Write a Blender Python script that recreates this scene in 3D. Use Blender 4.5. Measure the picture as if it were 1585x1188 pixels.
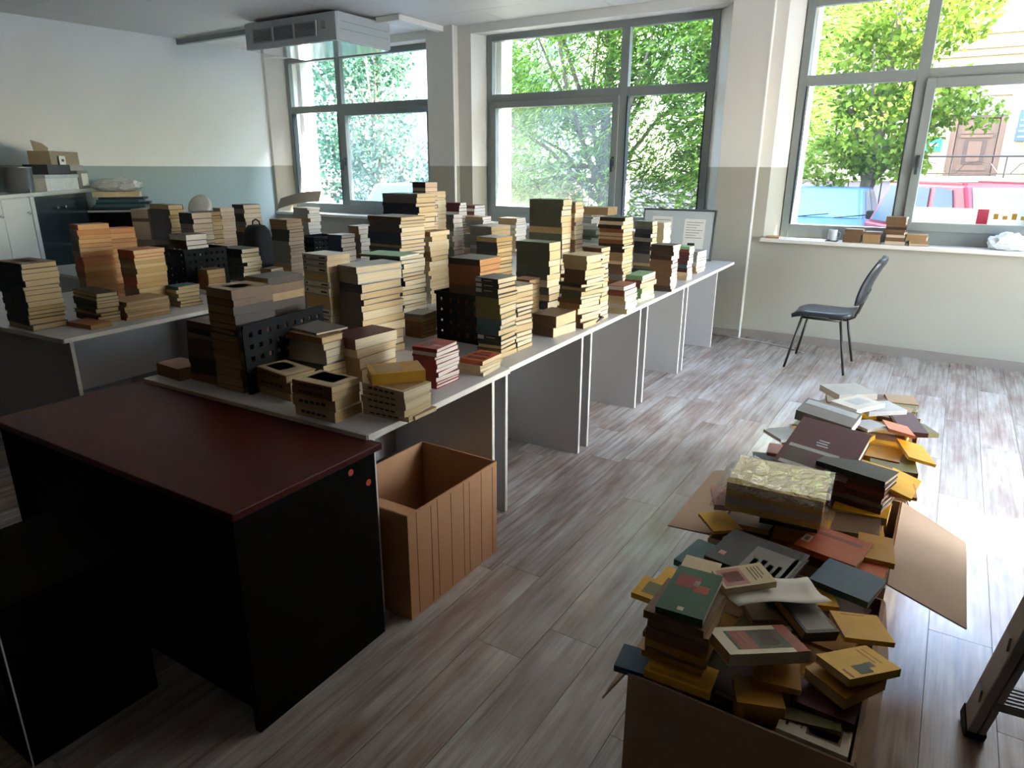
import bpy, bmesh, math, random
from mathutils import Vector, Matrix
R = math.radians
rnd = random.Random(7)
for o in list(bpy.data.objects): bpy.data.objects.remove(o)
SC = bpy.context.scene
C = SC.collection

# ------------------------------------------------------------------ camera
cam = bpy.data.cameras.new('camera'); cam_o = bpy.data.objects.new('camera', cam); C.objects.link(cam_o)
cam.sensor_fit = 'HORIZONTAL'; cam.sensor_width = 36.0; cam.lens = 36.0 * 1050.0 / 1585.0
cam.clip_start = .05; cam.clip_end = 400
_p, _y, _r = math.atan(334 / 1050), R(32.35), R(.3)
_fw = Vector((-math.sin(_y) * math.cos(_p), math.cos(_y) * math.cos(_p), -math.sin(_p)))
_rt = Vector((math.cos(_y), math.sin(_y), 0)); _up = _rt.cross(_fw)
_r2 = _rt * math.cos(_r) + _up * math.sin(_r); _u2 = _up * math.cos(_r) - _rt * math.sin(_r)
_m = Matrix((_r2, _u2, -_fw)).transposed().to_4x4(); _m.translation = (0, 0, 1.58)
cam_o.matrix_world = _m
SC.camera = cam_o

# ------------------------------------------------------------------ light
w = bpy.data.worlds.new('sky'); SC.world = w; w.use_nodes = True
nt = w.node_tree; bg = nt.nodes['Background']
sky = nt.nodes.new('ShaderNodeTexSky'); sky.sky_type = 'NISHITA'; sky.sun_disc = False
sky.sun_elevation = R(40); sky.sun_rotation = R(80); sky.air_density = 1.0; sky.dust_density = 1.0; sky.ozone_density = 1.0
tint = nt.nodes.new('ShaderNodeMix'); tint.data_type = 'RGBA'; tint.blend_type = 'MULTIPLY'; tint.inputs[0].default_value = 1; tint.inputs[7].default_value = (.99, 1.0, 1.02, 1)
nt.links.new(sky.outputs[0], tint.inputs[6]); nt.links.new(tint.outputs[2], bg.inputs[0]); bg.inputs[1].default_value = .50
sun = bpy.data.lights.new('sun', 'SUN'); sun.energy = 9.5; sun.angle = R(.9); sun.color = (1, .90, .74)
sun_o = bpy.data.objects.new('sun', sun); C.objects.link(sun_o)
sun_o.rotation_euler = Vector((-.74, -.15, -.655)).to_track_quat('-Z', 'Y').to_euler()
SC.view_settings.view_transform = 'Standard'; SC.view_settings.look = 'None'
SC.view_settings.exposure = 3.5; SC.view_settings.gamma = 1.0
try: SC.view_settings.use_curve_mapping = False
except Exception: pass
SC.cycles.use_denoising = True
SC.cycles.max_bounces = 8; SC.cycles.diffuse_bounces = 6; SC.cycles.glossy_bounces = 3; SC.cycles.transparent_max_bounces = 16
SC.cycles.caustics_reflective = False; SC.cycles.caustics_refractive = False
SC.cycles.sample_clamp_indirect = 6.0

# ------------------------------------------------------------------ materials
def lin(c):
    if isinstance(c, str):
        c = c.lstrip('#'); c = tuple(int(c[i:i + 2], 16) / 255 for i in (0, 2, 4))
    return tuple((v / 12.92 if v <= .04045 else ((v + .055) / 1.055) ** 2.4) for v in c) + (1,)
MATS = {}
def mat(name, col='#808080', rough=.6, var=.12, scale=12., bump=0., metal=0., spec=.5, stretch=(1, 1, 1), coat=0.):
    if name in MATS: return MATS[name]
    m = bpy.data.materials.new(name); m.use_nodes = True
    n = m.node_tree.nodes; l = m.node_tree.links; b = n['Principled BSDF']
    b.inputs['Roughness'].default_value = rough; b.inputs['Metallic'].default_value = metal
    b.inputs['Specular IOR Level'].default_value = spec
    if coat: b.inputs['Coat Weight'].default_value = coat; b.inputs['Coat Roughness'].default_value = .1
    tc = n.new('ShaderNodeTexCoord'); mp = n.new('ShaderNodeMapping'); mp.inputs['Scale'].default_value = stretch
    nz = n.new('ShaderNodeTexNoise'); nz.inputs['Scale'].default_value = scale; nz.inputs['Detail'].default_value = 5
    l.new(tc.outputs['Object'], mp.inputs[0]); l.new(mp.outputs[0], nz.inputs[0])
    mx = n.new('ShaderNodeMix'); mx.data_type = 'RGBA'
    base = lin(col)
    mx.inputs[6].default_value = tuple(v * (1 - var) for v in base[:3]) + (1,)
    mx.inputs[7].default_value = tuple(min(1, v * (1 + var)) for v in base[:3]) + (1,)
    l.new(nz.outputs[0], mx.inputs[0]); l.new(mx.outputs[2], b.inputs['Base Color'])
    if bump:
        bp = n.new('ShaderNodeBump'); bp.inputs['Strength'].default_value = bump; bp.inputs['Distance'].default_value = .01
        l.new(nz.outputs[0], bp.inputs['Height']); l.new(bp.outputs[0], b.inputs['Normal'])
    MATS[name] = m
    return m
def wall_mat(name, low, high, zline):
    m = bpy.data.materials.new(name); m.use_nodes = True
    n = m.node_tree.nodes; l = m.node_tree.links; b = n['Principled BSDF']; b.inputs['Roughness'].default_value = .75
    g = n.new('ShaderNodeNewGeometry'); sx = n.new('ShaderNodeSeparateXYZ'); l.new(g.outputs['Position'], sx.inputs[0])
    gt = n.new('ShaderNodeMath'); gt.operation = 'GREATER_THAN'; gt.inputs[1].default_value = zline; l.new(sx.outputs[2], gt.inputs[0])
    nz = n.new('ShaderNodeTexNoise'); nz.inputs['Scale'].default_value = 1.6; nz.inputs['Detail'].default_value = 6; l.new(g.outputs['Position'], nz.inputs[0])
    mx = n.new('ShaderNodeMix'); mx.data_type = 'RGBA'; mx.inputs[6].default_value = lin(low); mx.inputs[7].default_value = lin(high)
    l.new(gt.outputs[0], mx.inputs[0])
    mr = n.new('ShaderNodeMapRange'); mr.inputs[3].default_value = .92; mr.inputs[4].default_value = 1.05; l.new(nz.outputs[0], mr.inputs[0])
    mm = n.new('ShaderNodeMix'); mm.data_type = 'RGBA'; mm.blend_type = 'MULTIPLY'; mm.inputs[0].default_value = 1
    l.new(mx.outputs[2], mm.inputs[6]); l.new(mr.outputs[0], mm.inputs[7]); l.new(mm.outputs[2], b.inputs['Base Color'])
    MATS[name] = m; return m
M_WALL = wall_mat('painted_wall', '#a8a396', '#dedbd4', 1.60)
M_WALLG = wall_mat('painted_side_wall', '#98a9ae', '#e6eaec', 1.58)
M_WHITE = mat('white_plaster', '#e6e5e0', .7, .03)
M_CEIL = mat('ceiling_panel', '#dcdddb', .55, .04, 3)
M_JOINT = mat('ceiling_joint', '#62676a', .8, .05)
M_FRAME = mat('window_frame', '#868c8a', .45, .05, 8)
M_FRAMED = mat('frame_gasket', '#30373a', .6, .05)
M_SILL = mat('sill_board', '#d9d4cc', .35, .04)
M_BASEB = mat('baseboard', '#8d827a', .5, .08)
M_BLACK = mat('black_plastic', '#08090b', .55, .1, spec=.2)
M_METAL = mat('dark_metal', '#3b3733', .4, .1, metal=.6)
M_ALU = mat('aluminium', '#8c8e92', .35, .06, metal=.85)
M_CHROME = mat('chrome', '#d8d8d8', .12, .02, metal=1)
M_GREY = mat('desk_grey', '#b8b5b4', .5, .05, 5)
M_EDGE = mat('edge_band', '#e6ded2', .45, .03)
M_TOP = mat('desk_top', '#b6b4b4', .35, .05, 5)
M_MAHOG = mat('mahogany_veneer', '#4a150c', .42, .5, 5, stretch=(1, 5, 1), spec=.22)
M_MAHOG_SHADE = mat('mahogany_shade_dark', '#0a0403', .7, .3, 6, spec=.1)  # near black: the shade on the desk panels is put into the colour
M_CARD = mat('cardboard', '#c69267', .8, .08, 9)
M_CARDG = mat('cardboard_grey', '#94856f', .8, .08, 9)
M_CARDL = mat('cardboard_pale', '#b79c85', .8, .06, 9)
M_PAPER = mat('white_paper', '#dfdbd3', .75, .04)
M_LEATHER = mat('black_leatherette', '#2a2b30', .38, .1, 40, .15)
M_STEEL = mat('brushed_steel', '#b5b5b3', .3, .06, metal=.9)
M_GLASSD = mat('dark_cabinet_glass', '#2b3438', .15, .3, 2, spec=.6)
M_CABW = mat('cabinet_white', '#b9b8b4', .45, .04)
M_SIENNA = mat('orange_sticker', '#e0563a', .5, .05)
M_TEALF = mat('teal_folder', '#2c5a63', .5, .2)

def thin_mat(name, col):
    m = bpy.data.materials.new(name); m.use_nodes = True; n = m.node_tree.nodes; l = m.node_tree.links; n.remove(n['Principled BSDF'])
    d = n.new('ShaderNodeBsdfDiffuse'); t_ = n.new('ShaderNodeBsdfTranslucent'); ms = n.new('ShaderNodeMixShader'); ms.inputs[0].default_value = .5
    nz = n.new('ShaderNodeTexNoise'); nz.inputs['Scale'].default_value = 9; mx = n.new('ShaderNodeMix'); mx.data_type = 'RGBA'; mx.inputs[6].default_value = lin(col); mx.inputs[7].default_value = tuple(v * .92 for v in lin(col)[:3]) + (1,); l.new(nz.outputs[0], mx.inputs[0])
    l.new(mx.outputs[2], d.inputs[0]); l.new(mx.outputs[2], t_.inputs[0]); l.new(d.outputs[0], ms.inputs[1]); l.new(t_.outputs[0], ms.inputs[2]); l.new(ms.outputs[0], n['Material Output'].inputs[0]); return m
def glass_mat(name, dirt, col='#cfd8d6'):
    m = bpy.data.materials.new(name); m.use_nodes = True
    n = m.node_tree.nodes; l = m.node_tree.links; n.remove(n['Principled BSDF']); out = n['Material Output']
    tr = n.new('ShaderNodeBsdfTransparent'); tr.inputs[0].default_value = (.93, .96, .95, 1)
    gl = n.new('ShaderNodeBsdfGlossy'); gl.inputs['Roughness'].default_value = .03
    fr = n.new('ShaderNodeFresnel'); fr.inputs[0].default_value = 1.45
    gb = n.new('ShaderNodeNewGeometry'); inv = n.new('ShaderNodeMath'); inv.operation = 'SUBTRACT'; inv.inputs[0].default_value = 1; l.new(gb.outputs['Backfacing'], inv.inputs[1]); fm = n.new('ShaderNodeMath'); fm.operation = 'MULTIPLY'; l.new(fr.outputs[0], fm.inputs[0]); l.new(inv.outputs[0], fm.inputs[1])
    m1 = n.new('ShaderNodeMixShader'); l.new(fm.outputs[0], m1.inputs[0]); l.new(tr.outputs[0], m1.inputs[1]); l.new(gl.outputs[0], m1.inputs[2])
    tl = n.new('ShaderNodeBsdfTranslucent'); tl.inputs[0].default_value = lin(col)
    tc = n.new('ShaderNodeTexCoord'); nz = n.new('ShaderNodeTexNoise'); nz.inputs['Scale'].default_value = 3.5; nz.inputs['Detail'].default_value = 7; nz.inputs['Distortion'].default_value = 1.2
    l.new(tc.outputs['Object'], nz.inputs[0])
    mr = n.new('ShaderNodeMapRange'); mr.inputs[1].default_value = .3; mr.inputs[2].default_value = .75; mr.inputs[3].default_value = dirt * .35; mr.inputs[4].default_value = dirt
    l.new(nz.outputs[0], mr.inputs[0])
    m2 = n.new('ShaderNodeMixShader'); l.new(mr.outputs[0], m2.inputs[0]); l.new(m1.outputs[0], m2.inputs[1]); l.new(tl.outputs[0], m2.inputs[2])
    l.new(m2.outputs[0], out.inputs[0]); MATS[name] = m; return m
M_PANE = glass_mat('clear_pane', .012)
M_PANED = glass_mat('dirty_pane', .11)

def floor_mat():
    m = bpy.data.materials.new('laminate_plank'); m.use_nodes = True
    n = m.node_tree.nodes; l = m.node_tree.links; b = n['Principled BSDF']
    tc = n.new('ShaderNodeTexCoord'); oi = n.new('ShaderNodeObjectInfo')
    off = n.new('ShaderNodeVectorMath'); off.operation = 'SCALE'; off.inputs[3].default_value = 37.
    cmb = n.new('ShaderNodeCombineXYZ'); l.new(oi.outputs['Random'], cmb.inputs[0]); l.new(oi.outputs['Random'], cmb.inputs[1])
    l.new(cmb.outputs[0], off.inputs[0])
    ad = n.new('ShaderNodeVectorMath'); ad.operation = 'ADD'; l.new(tc.outputs['Object'], ad.inputs[0]); l.new(off.outputs[0], ad.inputs[1])
    def noise(sc, st, det=6):
        mp = n.new('ShaderNodeMapping'); mp.inputs['Scale'].default_value = st; l.new(ad.outputs[0], mp.inputs[0])
        q = n.new('ShaderNodeTexNoise'); q.inputs['Scale'].default_value = sc; q.inputs['Detail'].default_value = det; q.inputs['Roughness'].default_value = .65
        l.new(mp.outputs[0], q.inputs[0]); return q
    g1 = noise(7, (6, .22, 1)); g2 = noise(2.2, (3, .7, 1), 3); g3 = noise(34, (5, .10, 1), 3)
    r1 = n.new('ShaderNodeValToRGB'); e = r1.color_ramp.elements
    e[0].position = .3; e[0].color = lin('#a0968f'); e[1].position = .72; e[1].color = lin('#e6e2de')
    x = r1.color_ramp.elements.new(.5); x.color = lin('#cbc4bf')
    l.new(g1.outputs[0], r1.inputs[0])
    r2 = n.new('ShaderNodeValToRGB'); e = r2.color_ramp.elements
    e[0].position = .35; e[0].color = lin('#bb9f98'); e[1].position = .62; e[1].color = lin('#f3f4f5'); l.new(g2.outputs[0], r2.inputs[0])
    mm = n.new('ShaderNodeMix'); mm.data_type = 'RGBA'; mm.blend_type = 'MULTIPLY'; mm.inputs[0].default_value = .85
    l.new(r1.outputs[0], mm.inputs[6]); l.new(r2.outputs[0], mm.inputs[7])
    mr = n.new('ShaderNodeMapRange'); mr.inputs[3].default_value = .74; mr.inputs[4].default_value = .94; l.new(oi.outputs['Random'], mr.inputs[0])
    m3 = n.new('ShaderNodeMix'); m3.data_type = 'RGBA'; m3.blend_type = 'MULTIPLY'; m3.inputs[0].default_value = 1
    l.new(mm.outputs[2], m3.inputs[6]); l.new(mr.outputs[0], m3.inputs[7])
    r4 = n.new('ShaderNodeMapRange'); r4.inputs[1].default_value = .35; r4.inputs[2].default_value = .6; r4.inputs[3].default_value = .86; r4.inputs[4].default_value = 1.0; l.new(g3.outputs[0], r4.inputs[0])
    m4 = n.new('ShaderNodeMix'); m4.data_type = 'RGBA'; m4.blend_type = 'MULTIPLY'; m4.inputs[0].default_value = 1
    l.new(m3.outputs[2], m4.inputs[6]); l.new(r4.outputs[0], m4.inputs[7])
    l.new(m4.outputs[2], b.inputs['Base Color'])
    b.inputs['Roughness'].default_value = .38
    rr = n.new('ShaderNodeMapRange'); rr.inputs[3].default_value = .16; rr.inputs[4].default_value = .32; b.inputs['Specular IOR Level'].default_value = 1.0; l.new(g1.outputs[0], rr.inputs[0]); l.new(rr.outputs[0], b.inputs['Roughness'])
    bp = n.new('ShaderNodeBump'); bp.inputs['Strength'].default_value = .12; bp.inputs['Distance'].default_value = .004; l.new(g3.outputs[0], bp.inputs['Height']); l.new(bp.outputs[0], b.inputs['Normal'])
    b.inputs['Coat Weight'].default_value = .2; b.inputs['Coat Roughness'].default_value = .24; b.inputs['Coat IOR'].default_value = 1.6
    MATS['floor'] = m; return m
M_FLOOR = floor_mat()

def page_mat(name, col):
    m = bpy.data.materials.new(name); m.use_nodes = True
    n = m.node_tree.nodes; l = m.node_tree.links; b = n['Principled BSDF']; b.inputs['Roughness'].default_value = .85
    tc = n.new('ShaderNodeTexCoord'); mp = n.new('ShaderNodeMapping'); mp.inputs['Scale'].default_value = (2, 2, 260); l.new(tc.outputs['Object'], mp.inputs[0])
    nz = n.new('ShaderNodeTexNoise'); nz.inputs['Scale'].default_value = 3; nz.inputs['Detail'].default_value = 4; l.new(mp.outputs[0], nz.inputs[0])
    mr = n.new('ShaderNodeMapRange'); mr.inputs[1].default_value = .3; mr.inputs[2].default_value = .7; mr.inputs[3].default_value = .74; mr.inputs[4].default_value = 1.06; l.new(nz.outputs[0], mr.inputs[0])
    mm = n.new('ShaderNodeMix'); mm.data_type = 'RGBA'; mm.blend_type = 'MULTIPLY'; mm.inputs[0].default_value = 1; mm.inputs[6].default_value = lin(col)
    l.new(mr.outputs[0], mm.inputs[7]); l.new(mm.outputs[2], b.inputs['Base Color']); MATS[name] = m; return m
PAGES = {k: [page_mat('pages_%s_%d' % (k, i), c) for i, c in enumerate(v)] for k, v in dict(
    w=['#e6dbd2', '#dfd3c6', '#e3d8cf'], c=['#d9c3a0', '#d2b78e', '#dcc9a9', '#cdb084'], t=['#c2a173', '#b8955f', '#c9ab80'],
    o=['#c08a58', '#b97f4d', '#c69867'], p=['#d0b7a0', '#d8c2ad', '#c9ad96']).items()}
NAMES = {}
def cov(name, col, rough=.5):
    k = 'cover_' + name; NAMES[k] = name.replace('_', ' ')
    return mat(k, col, rough, .22, 22)
CV = {k: cov(k, c) for k, c in dict(
    brown='#6d5138', dark_brown='#3a2a20', tan='#9a7a55', black='#1b1a1c', charcoal='#2f2f33', grey='#77736e', pale_grey='#a19d98', navy='#252c3d', slate_blue='#4c5b6e',
    grey_green='#5d6152', olive='#6f6a3c', maroon='#4d1f24', red='#92332b', brick_red='#7d3f30', orange='#b5552b', rust='#8a5530', cream='#c5b18c', ivory='#cfc4ae',
    yellow='#dfa81c', ochre='#b98522', green='#24553a', pale_green='#7fa277', teal='#3a5f66', blue='#27506e', salmon='#d08566', pink='#b97a78', white='#d5d2cc', silver='#b4b9bd').items()}
PAL = dict(br='brown tan brown rust dark_brown grey', dk='dark_brown black charcoal brown', cr='cream ivory tan cream', mxr='maroon cream brick_red tan cream',
    gr='grey pale_grey charcoal grey tan', lab='pale_grey', grw='grey slate_blue pale_grey grey charcoal', bl='slate_blue navy slate_blue grey brown', rd='red brick_red red maroon',
    mxd='black brown dark_brown teal olive', mxb='brown tan charcoal grey_green cream brown', gn='grey_green charcoal grey_green grey', rdb='brick_red tan maroon cream',
    grn='pale_green brick_red tan cream', mx='pale_green red navy brick_red teal cream maroon', nv='navy charcoal navy', **{'or': 'rust tan brown orange'})

# ------------------------------------------------------------------ mesh helpers
def box(bm, x0, x1, y0, y1, z0, z1, mtx=None):
    vs = [bm.verts.new(v) for v in ((x0, y0, z0), (x1, y0, z0), (x1, y1, z0), (x0, y1, z0), (x0, y0, z1), (x1, y0, z1), (x1, y1, z1), (x0, y1, z1))]
    if mtx is not None:
        for v in vs: v.co = mtx @ v.co
    for f in ((0, 3, 2, 1), (4, 5, 6, 7), (0, 1, 5, 4), (1, 2, 6, 5), (2, 3, 7, 6), (3, 0, 4, 7)): bm.faces.new([vs[i] for i in f])
    return vs
def prism(bm, pts, z0, z1):
    a = [bm.verts.new((x, y, z0)) for x, y in pts]; b = [bm.verts.new((x, y, z1)) for x, y in pts]; k = len(pts)
    bm.faces.new(a[::-1]); bm.faces.new(b)
    for i in range(k): bm.faces.new((a[i], a[(i + 1) % k], b[(i + 1) % k], b[i]))
def tube(bm, pts, r, seg=10, cap=True):
    pts = [Vector(p) for p in pts]; rings = []
    rr = r if isinstance(r, (list, tuple)) else [r] * len(pts)
    for i, p in enumerate(pts):
        t = (pts[min(i + 1, len(pts) - 1)] - pts[max(i - 1, 0)]).normalized()
        a = t.orthogonal().normalized() if i == 0 else (a - t * a.dot(t)).normalized()
        b = t.cross(a)
        rings.append([bm.verts.new(p + (a * math.cos(2 * math.pi * k / seg) + b * math.sin(2 * math.pi * k / seg)) * rr[i]) for k in range(seg)])
    for A, B in zip(rings, rings[1:]):
        for k in range(seg): bm.faces.new((A[k], A[(k + 1) % seg], B[(k + 1) % seg], B[k]))
    if cap: bm.faces.new(rings[0][::-1]); bm.faces.new(rings[-1])
def lathe(bm, prof, seg=24, o=(0, 0, 0)):
    rings = [[bm.verts.new((o[0] + r * math.cos(2 * math.pi * k / seg), o[1] + r * math.sin(2 * math.pi * k / seg), o[2] + z)) for k in range(seg)] for r, z in prof]
    for A, B in zip(rings, rings[1:]):
        for k in range(seg): bm.faces.new((A[k], A[(k + 1) % seg], B[(k + 1) % seg], B[k]))
    bm.faces.new(rings[0][::-1]); bm.faces.new(rings[-1])
def quad(bm, pts): return bm.faces.new([bm.verts.new(p) for p in pts])
def obj(name, bm, m, parent=None, bevel=0., smooth=False, loc=None, rot=None):
    me = bpy.data.meshes.new(name)
    bmesh.ops.recalc_face_normals(bm, faces=bm.faces)
    bm.to_mesh(me); bm.free(); me.materials.append(m)
    if smooth:
        for p in me.polygons: p.use_smooth = True
    o = bpy.data.objects.new(name, me); C.objects.link(o)
    if parent: o.parent = parent
    if loc is not None: o.location = loc
    if rot is not None: o.rotation_euler = rot
    if bevel:
        b = o.modifiers.new('bevel', 'BEVEL'); b.width = bevel; b.segments = 2; b.limit_method = 'ANGLE'
    return o
def bx(name, m, x0, x1, y0, y1, z0, z1, parent=None, bevel=0., mtx=None):
    bm = bmesh.new(); box(bm, x0, x1, y0, y1, z0, z1, mtx); return obj(name, bm, m, parent, bevel)
def tag(o, label, cat, group=None):
    o['label'] = label; o['category'] = cat
    if group: o['group'] = group
    return o
def thing(name, label, cat, loc=(0, 0, 0), rz=0., group=None):
    o = bpy.data.objects.new(name, None); C.objects.link(o); o.location = loc; o.rotation_euler = (0, 0, rz); o.empty_display_size = .1
    return tag(o, label, cat, group)
def struct(o): o['kind'] = 'structure'; return o

# ------------------------------------------------------------------ room shell
ZC, YW, YP, XR, YB = 3.09, 6.80, 6.70, 3.20, -1.1
FL = struct(bx('floor', mat('floor_screed', '#4b4643', .8), -10.4, XR + .3, YB - .3, 7.25, -.25, -.012))
PW, PL, GAP = .192, 1.285, .0018
pm = None
def plank_mesh(w_, l_):
    bm = bmesh.new(); box(bm, 0, w_, 0, l_, -.010, 0)
    for v in bm.verts: pass
    me = bpy.data.meshes.new('plank'); bm.to_mesh(me); bm.free(); me.materials.append(M_FLOOR); return me
pm = plank_mesh(PW - GAP, PL - GAP)
rest = bmesh.new()
ix = 0; x = -10.2
while x < XR:
    y = YB - rnd.random() * PL
    while y < YW + .05:
        y1 = min(y + PL, YW + .05)
        if -3.0 < x < 1.4 and y1 > .9 and y < YW:
            if y1 - y >= PL - 1e-6: o = bpy.data.objects.new('plank', pm)
            else: o = bpy.data.objects.new('plank', plank_mesh(PW - GAP, y1 - y - GAP))
            C.objects.link(o); o.parent = FL; o.location = (x, y, 0)
        else: box(rest, x, x + PW - GAP, max(y, YB), y1 - GAP, -.010, 0)
        y += PL
    x += PW
o = obj('plank_field', rest, M_FLOOR, FL); o['kind'] = 'stuff'

CE = struct(bx('ceiling', M_JOINT, -10.4, XR + .3, YB - .3, 7.25, ZC + .012, ZC + .2))
x = -9.4
cpm = {}
while x < XR:
    y = YB
    while y < YW:
        w_ = min(1.25, XR - x); l_ = min(2.45, YW - y)
        o = bx('ceiling_panel', M_CEIL, x + .003, x + w_ - .003, y + .003, y + l_ - .003, ZC, ZC + .013, CE)
        y += 2.45
    x += 1.25
WX = [(-8.18, -5.54, 'w'), (-4.79, -2.15, 'm'), (-1.39, 1.26, 'r')]
def left_x(y): return -8.42 - (6.8 - y) * .085
bm = bmesh.new(); prism(bm, [(left_x(YB), YB), (left_x(6.82), 6.82), (left_x(6.82) - .3, 6.82), (left_x(YB) - .3, YB)], -.01, ZC + .01)
struct(obj('wall_left', bm, M_WALLG))
struct(bx('wall_added_rear', mat('dimming_wall', '#3a332d', .8, .05), -10.4, XR + .3, YB - .25, YB, -.01, ZC + .01))  # added out of view, close and dark, to keep the foreground dim
# window wall: piers between the recesses (slanted reveals), breast wall under them, lintel above
def pier(name, x0, x1, i0, i1):
    b_ = bmesh.new(); prism(b_, [(x0, YW), (x1, YW), (i1, 7.0), (i1, 7.2), (i0, 7.2), (i0, 7.0)], -.01, ZC + .01)
    return struct(obj(name, b_, M_WALL))
SILLZ = .965
pier('wall_window_corner', -8.75, -8.365, -8.75, -8.185)
pier('wall_window_pier_a', -5.46, -4.875, -5.54, -4.795)
pier('wall_window_pier_b', -1.97, -1.50, -2.15, -1.395)
pier('wall_window_pier_c', 1.35, XR + .3, 1.255, XR + .3)
for i, (a, b_, k) in enumerate(((-8.365, -5.46, 0), (-4.875, -1.97, 1), (-1.50, 1.35, 2))):
    struct(bx('wall_window_breast_%s' % 'abc'[i], M_WALL, a, b_, YW, 7.2, -.01, SILLZ - .035))
    struct(bx('wall_window_lintel_%s' % 'abc'[i], M_WHITE, a, b_, YW, 7.2, 3.0, ZC + .01))
# projecting pillars with white painted edge
for nm, x0, x1 in (('wall_pillar_a', -5.435, -5.06), ('wall_pillar_b', -1.955, -1.605)):
    p_ = struct(bx(nm, M_WALL, x0, x1, YP, YW + .02, 0, ZC + .005))
    bx('corner_bead', M_WHITE, x1 - .004, x1 + .008, YP - .002, YP + .03, 0, ZC, p_)
struct(bx('baseboard_window', M_BASEB, -1.60, XR, YW - .015, YW + .005, 0, .075))
struct(bx('baseboard_pillar', M_BASEB, -1.955, -1.605, YP - .014, YP + .002, 0, .075))
# right wall with a glazed door and a wide window (outside the frame, they light the room)
RW = mat('right_wall', '#cfcac2', .8, .04)
DY0, DY1 = 3.85, 4.33
for nm, y0, y1, z0, z1 in (('a', YB, 3.15, 0, ZC), ('b', DY0, DY1, 2.80, ZC), ('c', 3.77, DY0, 0, ZC), ('d', DY1, 4.41, 0, ZC), ('e', 3.15, 3.77, 0, .12), ('f', 3.15, 3.77, 2.42, ZC), ('g', 4.41, 5.60, 0, .12), ('h', 4.41, 5.60, 2.42, ZC), ('i', 5.60, YW, 0, ZC)):
    struct(bx('wall_right_%s' % nm, RW if nm != 'a' else MATS['dimming_wall'], XR, XR + .22, y0, y1, z0 - .01, z1 + .01))  # near part gets the dark colour too, to dim the foreground
struct(bx('wall_added_partition', MATS['dimming_wall'], .86, 1.0, YB, 2.75, -.01, ZC + .01))  # unseen partition, added to block the right-hand light from the foreground
d_ = struct(bx('door_1', M_FRAME, XR + .08, XR + .14, DY0, DY0 + .04, 0, 2.80))
bx('door_stile', M_FRAME, XR + .08, XR + .14, DY1 - .04, DY1, 0, 2.80, d_); bx('door_rail', M_FRAME, XR + .08, XR + .14, DY0 + .04, DY1 - .04, 0, .12, d_)
bx('pane', M_PANE, XR + .105, XR + .111, DY0 + .04, DY1 - .04, .12, 2.80, d_)
for k, (y0, y1) in enumerate(((3.15, 3.77), (4.41, 5.60))):
    w_ = struct(bx('window_%d' % (k + 4), M_FRAME, XR + .08, XR + .14, y0, y1, .12, .18))
    for yy in (y0, y1 - .06): bx('window_stile', M_FRAME, XR + .08, XR + .14, yy, yy + .06, .18, 2.42, w_)
    bx('pane', M_PANE, XR + .105, XR + .111, y0 + .06, y1 - .06, .18, 2.42, w_)
struct(bx('roof_slab', mat('roof_concrete', '#77756f', .9), -10.6, XR + .4, YB - .4, 7.35, ZC + .2, ZC + .5))

# windows
def window(n, x0, x1, xm, sash_right, sash_at):
    z0, zt, z1 = .965, 2.335, 3.0; f = .07; fb = .125; yf0, yf1 = 6.985, 7.055
    b_ = bmesh.new()
    box(b_, x0, x0 + f, yf0, yf1, z0, z1); box(b_, x1 - f, x1, yf0, yf1, z0, z1); box(b_, x0 + f, x1 - f, yf0, yf1, z1 - f, z1); box(b_, x0 + f, x1 - f, yf0, yf1, z0, z0 + fb)
    W = struct(obj('window_%d' % n, b_, M_FRAME, bevel=.004))
    bx('mullion', M_FRAME, xm - .045, xm + .045, yf0, yf1, z0 + fb, z1 - f, W, .003)
    for a, b2 in ((x0 + f, xm - .045), (xm + .045, x1 - f)): bx('transom', M_FRAME, a, b2, yf0 + .002, yf1, zt - .045, zt + .045, W, .003)
    for a, b2 in ((x0 + f, xm - .045), (xm + .045, x1 - f)):
        bx('pane', M_PANE, a, b2, 7.018, 7.024, zt + .045, z1 - f, W)
        sash = (a > xm) == sash_right
        if sash:
            s = .06; bb = bmesh.new(); za, zb = z0 + fb, zt - .045
            box(bb, a - .01, a + s, yf0 - .022, yf1 - .01, za - .012, zb + .012); box(bb, b2 - s, b2 + .01, yf0 - .022, yf1 - .01, za - .012, zb + .012)
            box(bb, a + s, b2 - s, yf0 - .022, yf1 - .01, zb - s, zb + .012); box(bb, a + s, b2 - s, yf0 - .022, yf1 - .01, za - .012, za + s)
            S = obj('sash', bb, M_FRAME, W, .004)
            bx('pane', M_PANED if n < 3 else M_PANE, a + s, b2 - s, 7.010, 7.016, za + s, zb - s, S)
            hx = a + .025 if sash_right else b2 - .025
            hb = bmesh.new(); box(hb, hx - .014, hx + .014, yf0 - .036, yf0 - .022, 1.60, 1.70); box(hb, hx - .010, hx + .010, yf0 - .058, yf0 - .036, 1.655, 1.678); box(hb, hx - .011, hx + .011, yf0 - .070, yf0 - .052, 1.545, 1.68)
            obj('window_handle', hb, M_FRAMED, S, .003)
        else:
            bb = bmesh.new(); g = .012
            za, zb = z0 + fb, zt - .045
            box(bb, a, a + g, yf0 - .004, yf1, za, zb); box(bb, b2 - g, b2, yf0 - .004, yf1, za, zb)
            obj('glazing_bead', bb, M_FRAMED, W)
            bx('pane', M_PANE, a + g, b2 - g, 7.018, 7.024, za, zb, W)
    return W
window(1, -8.18, -5.545, -7.17, True, 0); window(2, -4.785, -2.15, -3.09, False, 0); window(3, -1.388, 1.255, -.415, True, 0)
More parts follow.
